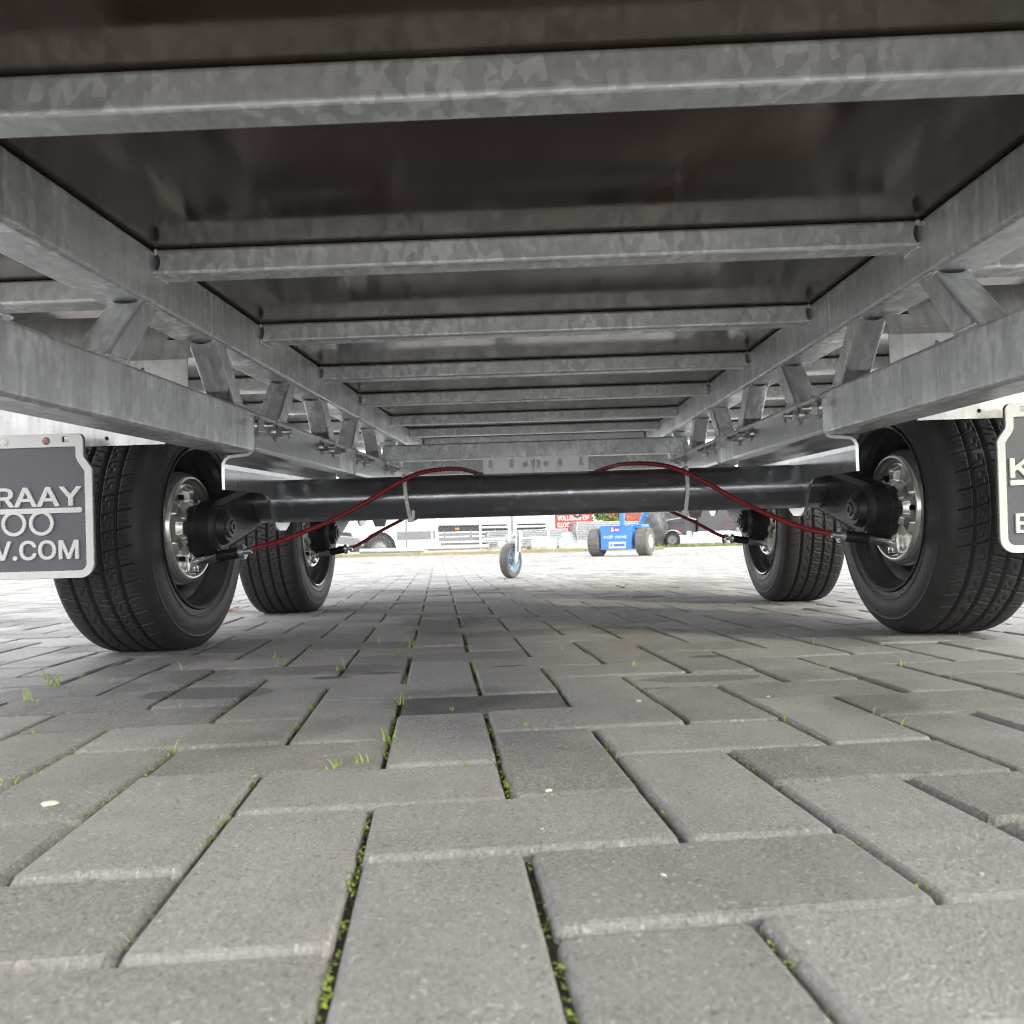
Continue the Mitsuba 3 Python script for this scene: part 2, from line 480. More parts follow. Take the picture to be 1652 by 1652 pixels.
def blade(x, y, h, w, lean, az):
    n = 5
    t = np.linspace(0, 1, n)
    d = A4([math.cos(az), math.sin(az)])
    c = np.c_[x + d[0] * lean * t**2, y + d[1] * lean * t**2, -.004 + h * (t - .15 * t**2)]
    s = A4([-d[1], d[0], 0]) if rng.random() < .5 else A4([1, 0, 0])
    ww = (w * (1 - t**1.6) + .0001)[:, None]
    v = np.vstack([c - s * ww, c + s * ww])
    i = np.arange(n - 1)
    return v, np.vstack([np.c_[i, i + 1, i + 1 + n], np.c_[i, i + 1 + n, i + n]])


SPR = [(-.33, 1.02, .012), (-.16, .985, .013), (.09, .83, .011), (.30, 1.20, .014), (.22, 1.42, .016), (-.30, 1.45, .02), (.52, 1.30, .014), (-.12, 1.62, .02), (.08, 1.75, .022), (.33, 1.75, .02), (.55, .95, .010), (-.45, .92, .012), (.02, .70, .009), (.29, .70, .008), (-.42, 1.33, .022), (-.62, 1.3, .03), (-.269, 1.361, .022), (-.169, 1.269, .022), (-.161, 1.306, .026), (-.054, 1.53, .03), (-.078, 1.465, .024), (.012, .946, .014), (-.052, .994, .02), (-.054, .925, .012), (-.053, .806, .022),
       (-.267, .804, .019), (-.205, .823, .008), (-.212, .938, .012), (-.098, .718, .014), (-.094, .723, .013), (-.074, .727, .015), (-.373, .72, .014), (-.549, 1.108, .026), (-.556, 1.112, .03), (-.54, 1.104, .024), (-.579, 1.232, .035), (-.57, 1.225, .028),
       (-.498, 1.239, .022), (.053, 1.245, .02), (-.409, 1.0, .012), (-.64, 1.62, .03), (-.62, 1.15, .025), (-.52, 1.16, .02), (-.35, 1.05, .01), (.70, 1.128, .012), (.357, .813, .008)]
for x, y, h in SPR:
    for _ in range(int(rng.integers(2, 5))):
        blades.append(blade(x + rng.normal(0, .003), y + rng.normal(0, .003), h * rng.uniform(.4, 1.15), rng.uniform(.0007, .0013), h * rng.uniform(.1, .7), rng.uniform(0, 6.28)))
for _ in range(520):
    i = order[int(rng.integers(20, 1500))]
    x = ctr[i, 0] + (GA / 2 if vert[i] else GA) * rng.choice([-1, 1]); y = ctr[i, 1] + rng.uniform(-.05, .05)
    h = rng.uniform(.005, .02) * (1 if dep[i] > .8 else .5)
    blades.append(blade(x, y, h, .0008, h * rng.uniform(0, .6), rng.uniform(0, 6.28)))
obj('grass', cat(*blades), 'mat_grass', kind='stuff', label='thin bright green grass blades sprouting from the paving joints', cat_='grass')


def leaflets(cx, cy, n, spread, along):
    out = []
    for _ in range(n):
        x, y = cx + rng.normal(0, spread[0]), cy + rng.normal(0, spread[1])
        r = rng.uniform(.0007, .0017); a = rng.uniform(0, 6.28); tl = rng.uniform(-.6, .6)
        z = rng.uniform(-.008, .0005)
        d, e = A4([math.cos(a), math.sin(a), tl]) * r, A4([-math.sin(a), math.cos(a), rng.uniform(-.4, .4)]) * r * .7
        c = A4([x, y, z])
        out.append((A4([c - d, c + e, c + d, c - e]), A4([[0, 1, 2], [0, 2, 3]])))
    return out


for i in order[:900]:
    for side in (-1, 1):
        if vert[i]:
            ex, ey, l = ctr[i, 0] + side * GA / 2, ctr[i, 1], GA
        else:
            ex, ey, l = ctr[i, 0] + side * GA, ctr[i, 1], GA / 2
        m = meshkit.noise(A4([ex * 2.2, ey * 2.2, 3.3]))
        if rng.random() < (.85 if m > .42 else .5):
            for _ in range(int(rng.integers(2, 7))):
                moss += leaflets(ex, ey + rng.uniform(-l, l) * .9, int(rng.integers(5, 20)), (.0014, .007), 1)
    if rng.random() < .2 and not vert[i]:
        moss += leaflets(ctr[i, 0] + rng.uniform(-.09, .09), ctr[i, 1] + rng.choice([-1, 1]) * GA / 2, int(rng.integers(3, 9)), (.010, .0013), 0)
obj('moss', cat(*moss), 'mat_moss', kind='stuff', label='tiny green moss and seedlings filling the joints between pavers', cat_='moss')

grit = []
ico = arr(trimesh.creation.icosphere(subdivisions=0))
for _ in range(420):
    i = order[int(rng.integers(0, 700))]
    x, y = ctr[i] + rng.uniform(-.1, .1, 2)
    r = rng.uniform(.0006, .0016)
    grit.append(move(ico, (x, y, .0006), rz=rng.uniform(0, 6), s=(r, r * rng.uniform(.6, 1.2), r * .6)))
obj('grit', cat(*grit), 'mat_grit', kind='stuff', label='loose grains of grit scattered over the pavers', cat_='grit')


def pebble(x, y, r, fl):
    v, f = arr(trimesh.creation.icosphere(subdivisions=2))
    v = v * (.75 + .5 * meshkit.noise(v * 1.7 + x * 9))[:, None]
    return move((v, f), (x, y, r * fl * .6), rz=x * 40, s=(r, r * .7, r * fl))


for x, y, r, lab in [(-.305, .644, .006, 'flat cream stone chip on the paver at the left edge'), (.126, .447, .0022, 'tiny tan stone crumb near the bottom centre of the picture'),
                     (.239, .933, .0035, 'pale forked crumb lying on a paver right of centre'), (.082, .611, .003, 'cream pebble at the joint beside a short joint right of the centre line'),
                     (.399, .925, .0026, 'small orange-tan crumb on a paver in front of the right wheel')]:
    obj('stone_chip', pebble(x, y, r, .35), 'mat_chip', smooth=True, label=lab, cat_='stone')


def leafmesh(x, y, L, a):
    t = np.linspace(-1, 1, 9)
    w = (1 - np.abs(t)**1.8) * .38
    z = .004 + .012 * np.abs(t)**2 + .003 * np.sin(5 * t)
    v = np.vstack([np.c_[t * L, -w * L, z + .004], np.c_[t * L, w * 0, z], np.c_[t * L, w * L, z + .005]])
    i = np.arange(8)
    f = np.vstack([np.c_[i + k * 9, i + 1 + k * 9, i + 10 + k * 9] for k in (0, 1)] + [np.c_[i + k * 9, i + 10 + k * 9, i + 9 + k * 9] for k in (0, 1)])
    return move((v, f), (x, y, 0), rz=a)


obj('fallen_leaf', leafmesh(-.676, 2.629, .022, .5), 'mat_leaf', smooth=True, label='curled brown leaf on the paving between the two left wheels', cat_='leaf')
obj('fallen_leaf', leafmesh(.771, 3.24, .026, 2.6), 'mat_leaf', smooth=True, label='brown leaf on the open paving right of the jockey wheel', cat_='leaf')
# ------------------------------------------------------------------ the trailer (built in its own frame, T=True moves it to the world)
tr = thing('trailer', 'galvanised twin-axle flatbed trailer seen from underneath, brown deck overhead', 'trailer')


def P(name, mesh, m, parent=tr, smooth=False, **k):
    return obj(name, mesh, m, parent, smooth, T=True, **k)


def beam_y(x0, x1, y0, y1, z0, z1, r=.007):
    v, f = sqtube(abs(x1 - x0), abs(z1 - z0), y1 - y0, r)
    return np.c_[v[:, 0] + (x0 + x1) / 2, v[:, 2] + y0, v[:, 1] + (z0 + z1) / 2], f[:, ::-1]


def beam_x(x0, x1, y0, y1, z0, z1, r=.006):
    v, f = sqtube(abs(y1 - y0), abs(z1 - z0), x1 - x0, r)
    return np.c_[v[:, 2] + x0, v[:, 0] + (y0 + y1) / 2, v[:, 1] + (z0 + z1) / 2], f


def bite_y(x, z, a, b, y0, y1, n=28):
    q = m3.Manifold.cylinder(y1 - y0, 1.0, 1.0, n).scale([a, b, 1.0]).rotate([-90, 0, 0])
    return q.translate([x, y0, z])


RW = .55
for s in (-1, 1):
    P('chassis_rail', beam_y(s * RW, s * .622, .12, 3.87, -.084, -.0015, .008), 'mat_galv', smooth=15)
    P('lower_rail', beam_y(s * RW, s * .622, .16, 3.42, -.267, -.183, .008), 'mat_galv', smooth=15)
KS = [.230, .674, 1.114, 1.550, 1.992, 2.441, 2.975, 3.417, 3.83]
for y in KS:
    b = M(beam_x(-RW + .0005, RW - .0005, y, y + .040, -.0396, -.0008))
    for s in (-1, 1):
        b = b - bite_y(s * (RW - .0005), -.0202, .0085, .0145, y - .01, y + .05)
    P('crossmember', b, 'mat_galv', smooth=15)
    for s in (-1, 1):
        P('outrigger', beam_x(min(s * .6225, s * 1.0), max(s * .6225, s * 1.0), y + .116, y + .172, -.0394, -.0008), 'mat_galv', smooth=15)
P('rear_beam', beam_x(-1.02, 1.02, .055, .115, -.10, .05), 'mat_galv', smooth=15)
P('front_beam', beam_x(-1.02, 1.02, 3.872, 3.91, -.0396, .03), 'mat_galv', smooth=15)
for s in (-1, 1):
    P('side_rail', beam_y(s * 1.0015, s * 1.03, .117, 3.87, -.050, .05, .004), 'mat_galv', smooth=15)
P('deck_panel', box(-1.0, 1.0, .118, 3.87, 0, .018), 'mat_deck', label='dark brown film-faced plywood deck')
P('cross_beam', beam_x(-.549, .549, 2.80, 2.85, -.192, -.133), 'mat_galv', smooth=15)
P('cross_beam', beam_x(-.70, .70, 3.44, 3.50, -.21, -.115), 'mat_galv', smooth=15)
for s in (-1, 1):      # drawbar legs meeting at the coupling
    a, b2 = A4([s * .60, 3.3, -.16]), A4([s * .05, 5.35, -.16])
    d = b2 - a; ang = math.atan2(d[0], d[1])
    P('drawbar', move(beam_y(-.035, .035, 0, float(np.linalg.norm(d)), -.04, .04), a, rz=-ang), 'mat_galv', smooth=15)

STR = [(.655, .705, .750, .806), (1.085, 1.135, .983, 1.041), (1.33, 1.381, 1.418, 1.467), (1.746, 1.799, 1.658, 1.715), (2.0, 2.062, 2.084, 2.142), (2.42, 2.474, 2.329, 2.386),
       (2.665, 2.722, 2.76, 2.812), (3.09, 3.145, 3.0, 3.056), (3.335, 3.39, 3.36, 3.415)]
welds = []


def weld(p0, p1, r=.0035, n=8):
    p0, p1 = A4(p0, float), A4(p1, float)
    for t in np.linspace(0, 1, n):
        q = p0 + (p1 - p0) * t + rng.normal(0, .0006, 3)
        k = r * rng.uniform(.7, 1.3)
        welds.append(move(ico1, q, s=(k, k, k * .9)))


ico1 = arr(trimesh.creation.icosphere(subdivisions=1))
for s in (-1, 1):
    for yt0, yt1, yb0, yb1 in STR:
        pts = []
        for (a, b, z) in ((yt0, yt1, -.0835), (yb0, yb1, -.1835)):
            o = rrect(.050, b - a, .007)
            for q in list(o.exterior.coords)[:-1]:
                pts.append([s * (.5525 + .025) + q[0], (a + b) / 2 + q[1], z])
        h = hull(A4(pts))
        pin = []
        for (a, b, z) in ((yt0, yt1, -.08), (yb0, yb1, -.19)):
            pin += [[s * .5775 + i * .0215, (a + b) / 2 + j * ((b - a) / 2 - .0035), z] for i in (-1, 1) for j in (-1, 1)]
        h = h - hull(A4(pin))
        h = h - bite_y(s * .5775, -.0835, .0185, .0062, yt0 - .06, yt1 + .06)
        P('strut', h, 'mat_galv', smooth=15)
        weld([s * .5515, yt0 + .004, -.0855], [s * .5515, yt1 - .004, -.0855], .0028, 9)
        weld([s * .5515, yb0 + .004, -.1815], [s * .5515, yb1 - .004, -.1815], .0028, 9)
        weld([s * .600, yt0 + .001, -.085], [s * .600, yt0 + .003, -.088], .003, 3)
        weld([s * .556, yt0 + .001, -.085], [s * .556, yt0 + .003, -.088], .003, 3)
    for y in KS[1:]:
        weld([s * (RW - .0015), y + .002, -.0402], [s * (RW - .0015), y + .038, -.0406], .0034, 9)
        weld([s * (RW - .0015), y + .0005, -.003], [s * (RW - .0015), y + .001, -.007], .003, 3)
        weld([s * (RW - .0015), y + .0005, -.034], [s * (RW - .0015), y + .001, -.038], .003, 3)
for _ in range(170):      # zinc drips and spatter near the joints
    s = rng.choice([-1, 1]); y = rng.uniform(.7, 2.6); z = rng.choice([-.06, -.045, -.22, -.2]) + rng.normal(0, .012)
    r = rng.uniform(.0006, .0016)
    welds.append(move(ico1, (s * RW, y, z), s=(r * .6, r, r * 1.4)))
P('weld_beads', cat(*welds), 'mat_galv', smooth=True, kind='stuff')

# axle brackets, axles, bolts
AX = [1.812, 2.664]
HUB = [(1.59, -.410), (2.45, -.4405)]
for s in (-1, 1):
    for k, ya in enumerate(AX):
        o = ya - AX[0]
        line = sg.LineString([(.5470, -.1985), (.5470, -.258), (.5485, -.264), (.5535, -.2695), (.561, -.2715), (.594, -.2745), (.601, -.279), (.6055, -.2875), (.606, -.297), (.606, -.338)])
        prof = line.buffer(.003, cap_style='flat', join_style='round')
        up = extrude(prof, 2.145 - 1.484, 'y', 1.484 + o)
        low = sg.Polygon([(1.484, -.300), (1.484, -.330), (1.4865, -.335), (1.492, -.3375), (1.700, -.3385), (1.722, -.343), (1.738, -.352), (1.752, -.372), (1.762, -.395), (1.775, -.412), (1.80, -.4225), (1.845, -.4225), (1.872, -.41), (1.90, -.37), (1.93, -.345), (2.145, -.338), (2.145, -.300)])
        lowm = extrude(low, .006, 'x', .603)
        added_web = box(.5495, .6035, 2.120 + o, 2.126 + o, -.338, -.2715)  # plate added to stop light showing through between rail and axle
        b = M(up).trim_by_plane([0, 0, 1], -.3385) + M(move(lowm, (0, o, 0))) + M(added_web)
        for yy in (1.548, 1.613):
            b = b - M(cyl((.59, yy + o, -.327), (.62, yy + o, -.327), .0042, n=14))
        b = b - M(cyl((.53, 1.700 + o, -.215), (.56, 1.700 + o, -.215), .0055, n=14))
        b = arr(b)
        P('axle_bracket', b if s > 0 else mirror(b), 'mat_plate', smooth=False)
        for y in (1.502, 1.612, 1.972, 2.082):
            y += o; z = -.214
            w = cat(cyl((.5438, y, z), (.5408, y, z), .0205, n=28), cyl((.5408, y, z), (.5385, y, z), .0150, n=24))
            nut = cat(cyl((.5385, y, z), (.526, y, z), .0132, .0125, n=6), cyl((.527, y, z), (.5235, y, z), .0085, .008, n=18))
            th = []
            for i in range(9):
                th.append(cyl((.5235 - i * .0014, y, z), (.5235 - (i + 1) * .0014, y, z), .0062 - .0006 * (i % 2), .0056 + .0006 * (i % 2), n=14))
            bm = cat(w, move(nut, (0, 0, 0)), *th)
            P('bolt', bm if s > 0 else mirror(bm), 'mat_zinc', smooth=False)
for k, ya in enumerate(AX):
    hexp = sg.Polygon([(.0575 * math.cos(a), .0575 * math.sin(a)) for a in np.arange(6) * math.pi / 3]).buffer(-.030).buffer(.030, quad_segs=18)
    zc = -.3545
    P('axle', extrude(affinity.translate(hexp, ya, zc), 1.30, 'x', -.65), 'mat_axle', smooth=12)
P('equaliser_plate', move(extrude(sg.box(-.122, -.314, .122, -.274).buffer(-.004).buffer(.004).difference(
    sg.MultiPolygon([sg.Point(x, -.292).buffer(.0065) for x in (-.105, -.056, -.024, .024, .056, .105)])).difference(
    sg.MultiPolygon([sg.box(x - .003, -.296, x + .003, -.280) for x in (-.105, -.056, .056, .105)]).buffer(.0005)).difference(sg.Point(0, -.291).buffer(.0115).difference(sg.box(-.0018, -.31, .0018, -.27))), .004, 'y', 1.80), (0, 0, .007)), 'mat_zinc_dull')
for s in (-1, 1):
    P('axle_tab', extrude(sg.Polygon([(-.022, -.03), (.022, -.03), (.017, -.062), (-.017, -.062)]).buffer(.003), .006, 'y', 2.66) if False else
      move(extrude(sg.Polygon([(-.022, 0), (.022, 0), (.015, -.020), (-.015, -.020)]).buffer(.002), .006, 'y', 0), (s * .535, 2.63, -.404)), 'mat_flap_white')

# mudguard rear panels and mud flaps
pm = M(extrude(sg.LineString([(1.290, -.267), (1.290, -.125), (1.292, -.115), (1.297, -.106), (1.325, -.0405)]).buffer(.00125, cap_style='flat', join_style='round'), .417, 'x', .583))
pm = pm - M(box(.5, .6245, 1.2, 1.4, -.3, -.1785)) - M(box(.5, .6245, 1.2, 1.4, -.0885, 0.01))
for hx, hz in ((.724, -.2545), (.66, -.14)):
    pm = pm - M(cyl((hx, 1.28, hz), (hx, 1.30, hz), .0035, n=14))
pm = arr(pm)
FX = .836


def flap_shape(d):
    p = [(.095, -.249), (.095, -.287), (.109, -.307), (.109, -.486)]
    g = sg.Polygon([(x, z) for x, z in p] + [(-x, z) for x, z in p[::-1]])
    g = g.buffer(.010, quad_segs=6).buffer(-.020, quad_segs=8).buffer(.010, quad_segs=8)
    low = sg.box(-.109, -.486, .109, -.40).buffer(-.024).buffer(.024, quad_segs=10)
    g = g.difference(sg.box(-.2, -.5, .2, -.44)).union(low.intersection(sg.box(-.2, -.5, .2, -.43)))
    return g.buffer(-d, quad_segs=8) if d else g


def lettering(text, cap, half, z0, xc):
    m = meshkit.text_mesh(text, cap, .0028, bold=True)
    v, f = arr(m)
    v = v[:, [0, 1, 2]]
    w = v[:, 0].max() - v[:, 0].min()
    x = (v[:, 0] - v[:, 0].min()) / w * 2 * half - half + xc
    return np.c_[x, 1.2502 - v[:, 2], v[:, 1] + z0], f


for s in (-1, 1):
    P('mudguard_panel', pm if s > 0 else mirror(pm), 'mat_sheet')
    fl = sub('mud_flap', tr)
    labels[fl] = {'label': 'grey mud flap with white raised border and lettering, behind the near %s wheel' % ('left' if s < 0 else 'right')}
    xc = s * FX
    g = affinity.translate(flap_shape(0), xc, 0)
    slots = sg.MultiPolygon([sg.box(xc + i * .066 - .0052, -.2622, xc + i * .066 + .0052, -.2545).buffer(.0008) for i in (-1, 1)])
    P('panel', extrude(g.difference(slots), .004, 'y', 1.2502), 'mat_flap_grey', fl)
    inner = affinity.translate(flap_shape(.0125), xc, 0).difference(sg.box(xc - .2, -.2705, xc + .2, -.2))
    P('border', extrude(g.buffer(-.0006).difference(inner).difference(slots), .0028, 'y', 1.2474), 'mat_flap_white', fl)
    ring = [sg.Point(xc + dx, -.3945).buffer(.0205).difference(sg.Point(xc + dx, -.3945).buffer(.0150)) for dx in (-.0235, .0225)]
    bar = sg.box(xc - .088, -.3765, xc + .088, -.3725).buffer(.0022)
    logo = extrude(ring[0].union(ring[1]).difference(sg.box(xc - .2, -.374, xc + .2, -.3)).union(bar), .0028, 'y', 1.2474)
    P('lettering', cat(lettering('KRAAY', .0300, .090, -.3665, xc), lettering('BV.COM', .0295, .0835, -.4535, xc), logo), 'mat_flap_white', fl)
    for dx in (-.035, .034):
        rv = lathe([(0, .0064), (.0006, .0062), (.0013, .0045), (.0015, 0.0001)], 20)
        v, f = rv
        P('rivet', (np.c_[v[:, 1] + xc + dx, 1.2474 - v[:, 0], v[:, 2] - .2605], f[:, ::-1]), 'mat_rivet' if (s < 0) == (dx > 0) else 'mat_flap_white', fl, smooth=True)

# ------------------------------------------------------------------ wheels
TR_R = .2515


def sd(x, a):
    return np.clip(1 - np.abs(x) / a, 0, 1)


def make_tyre():
    nth = 1200
    xs = np.linspace(-.0815, .0815, 78)
    th = np.arange(nth) * 2 * math.pi / nth
    u = np.arange(nth)[:, None] / nth * 48
    x = xs[None]
    ax = np.abs(x)
    fr = lambda q: q - np.floor(q)   # noqa: E731
    near = lambda q, c, w: (np.abs(fr(q - c + .5) - .5) < w / 2)   # noqa: E731
    d = np.zeros((nth, len(xs)))
    sh = ax > .054
    d = np.maximum(d, sh * near(u + 6 * (ax - .054) * 1.2, .0, .05) * .0034)
    d = np.maximum(d, (sh & (ax < .0745)) * (near(u + 5 * (ax - .054), .36, .03) | near(u + 5 * (ax - .054), .67, .03)) * .0016)
    mid = (ax > .0200) & (ax < .0465)
    sk = u + np.sign(x) * (x - np.sign(x) * .033) * 9
    d = np.maximum(d, mid * near(sk, .12, .045) * .0028)
    d = np.maximum(d, (mid & (ax > .033)) * near(sk, .44, .035) * .0018)
    d = np.maximum(d, (mid & (ax < .034)) * near(sk, .76, .035) * .0018)
    d = np.maximum(d, (mid & (np.abs(ax - .0335) < .0016)) * ((fr(sk) > .44) & (fr(sk) < .76)) * .0018)
    d = np.maximum(d, (mid & (np.abs(ax - .0275) < .0012)) * ((fr(sk) > .20) & (fr(sk) < .44)) * .0016)
    cen = ax < .0135
    d = np.maximum(d, cen * near(u + x * 8, .3, .06) * .0036)
    d = np.maximum(d, (cen & (x > 0)) * near(u + x * 8, .62, .045) * .0028)
    d = np.maximum(d, (cen & (x < 0)) * near(u + x * 8, .92, .045) * .0028)
    for g in (-.0502, -.0168, .0168, .0502):
        d = np.maximum(d, np.clip((.0041 - np.abs(x - g)) / .0014, 0, 1) * .0055)
    r = TR_R - .30 * x**2 - .0022 * np.clip((ax - .066) / .0155, 0, 1)**2 - d
    v = np.stack([np.broadcast_to(x, r.shape), r * np.sin(th)[:, None], r * np.cos(th)[:, None]], -1).reshape(-1, 3)
    K = len(xs)
    i = np.arange(nth)[:, None]; j = np.arange(K - 1)[None]
    a = i * K + j; b = ((i + 1) % nth) * K + j
    f = np.vstack([np.stack([a, a + 1, b + 1], -1).reshape(-1, 3), np.stack([a, b + 1, b], -1).reshape(-1, 3)])
    r0 = float(TR_R - .30 * .0815**2 - .0022)
    side = [(.0815, r0), (.0862, r0 - .0022), (.0908, r0 - .0058), (.0945, r0 - .0108), (.0972, r0 - .0165), (.0990, .2240), (.1004, .2232), (.1006, .2216), (.0996, .2206), (.1008, .2160),
            (.1022, .2080), (.1028, .2000), (.1026, .1925), (.1018, .1850), (.1030, .1838), (.1030, .1815), (.1012, .1800), (.1000, .1755), (.0978, .1715), (.0985, .1703), (.0972, .1688), (.0940, .1672), (.088, .164)]
    parts = [(v, f)]
    for s in (-1, 1):
        m = lathe([(s * a_, r_) for a_, r_ in side], 240)
        parts.append(m if s > 0 else (m[0], m[1][:, ::-1]))
    tm = meshkit.text_mesh('Mastertrail', .0150, .0009)
    for base, r_in in ((math.radians(28), .1915),):
        vv, ff = arr(trimesh.Trimesh(*arr(tm), process=False).subdivide()) if False else arr(tm)
        ph = base + vv[:, 0] / r_in * 1.05
        rr = r_in + vv[:, 1]
        parts.append((np.c_[-.1024 - vv[:, 2], -np.sin(ph) * rr, np.cos(ph) * rr], ff))
    return cat(*parts)


def flip(m):
    return m[0], m[1][:, ::-1]


def squeeze(m):
    return (m[0] + [.097, 0, 0]) * [.9, 1, 1] - [.097, 0, 0], m[1]


tyre_m = squeeze(make_tyre())
rim_m = cat(lathe([(-.088, .1645), (-.0975, .1655), (-.1005, .1672), (-.1016, .1655), (-.0995, .1622), (-.0935, .1598), (-.0800, .1575), (-.0765, .1560), (-.0700, .1515), (-.0520, .1490), (-.0480, .1440), (-.0400, .1335), (-.0330, .1300),
                   (.0050, .1290), (.012, .132), (.018, .138), (.030, .140), (.034, .130), (.040, .085), (.036, .05), (.036, .0)], 128),
            flip(lathe([(.102, .1672), (.0975, .160), (.070, .152), (.045, .140), (.05, .09), (.055, .0)], 128)))
rim_m = squeeze(rim_m)
# drum and its pressed back plate
nt, nr = 240, 46
tt_, rr_ = np.meshgrid(np.arange(nt) * 2 * math.pi / nt, np.linspace(.012, .1125, nr), indexing='ij')
lob = np.clip(np.cos(6 * tt_) * 1.4 + .1, 0, 1)
win = np.clip((rr_ - .040) / .010, 0, 1) * np.clip((.088 - rr_) / .012, 0, 1)
xx = .0745 - .0125 * np.clip((.056 - rr_) / .010, 0, 1) - .0110 * lob * win
xx = np.where(rr_ > .093, .0745 - .0135 * np.clip(np.sin((rr_ - .093) / .0195 * math.pi), 0, 1)**.6, xx)
dv = np.stack([-(.1475 - xx - .0), rr_ * np.sin(tt_), rr_ * np.cos(tt_)], -1).reshape(-1, 3)
i = np.arange(nt)[:, None]; j = np.arange(nr - 1)[None]
a = i * nr + j; b = ((i + 1) % nt) * nr + j
df = np.vstack([np.stack([a, a + 1, b + 1], -1).reshape(-1, 3), np.stack([a, b + 1, b], -1).reshape(-1, 3)])
dv[:, 0] += .0030
drum_side = lathe([(-.0712, .1122), (-.069, .1140), (-.064, .1165), (-.058, .1175), (-.02, .1175), (.03, .115)], 96)
plugs = []
for k in range(6):
    t = (k + .5) * math.pi / 3
    c = A4([-.0822, .072 * math.sin(t), .072 * math.cos(t)])
    plugs.append(cyl(c + [.012, 0, 0], c + [.0035 + .004 * (k % 2), 0, 0], .0055, n=14))


def hubmove(m, s, y, z):
    v, f = m
    if s < 0:
        v = v * [-1, -1, 1]
    return v + [s * .797, y, z], f


def arm(s, yh, zh, yt, zt):
    """black cast trailing arm between the axle end and the hub, built for the right side."""
    A = m3.Manifold.hull_points(np.vstack([arr(cyl((x, yh, zh), (x + .001, yh, zh), r, n=40))[0] for x, r in ((.652, .046), (.661, .055), (.690, .055), (.700, .046))] +
                                          [arr(cyl((x, yt, zt), (x + .001, yt, zt), r, n=40))[0] for x, r in ((.648, .044), (.656, .053), (.686, .053), (.694, .044))]))
    boss = hull(np.vstack([arr(cyl((x, yh, zh), (x + .001, yh, zh), r, n=40))[0] for x, r in ((.638, .030), (.645, .036), (.668, .042))]))
    low = hull(np.vstack([arr(cyl((x, yh + .005, zh - .035), (x + .001, yh + .005, zh - .035), r, n=24))[0] for x, r in ((.655, .030), (.700, .036), (.7135, .030))]))
    spin = M(cyl((.695, yh, zh), (.722, yh, zh), .046, n=40))
    col = hull(np.vstack([arr(cyl((x, yt, zt), (x + .001, yt, zt), r, n=40))[0] for x, r in ((.646, .040), (.654, .048))]))
    return arr(A + boss + low + spin + col)


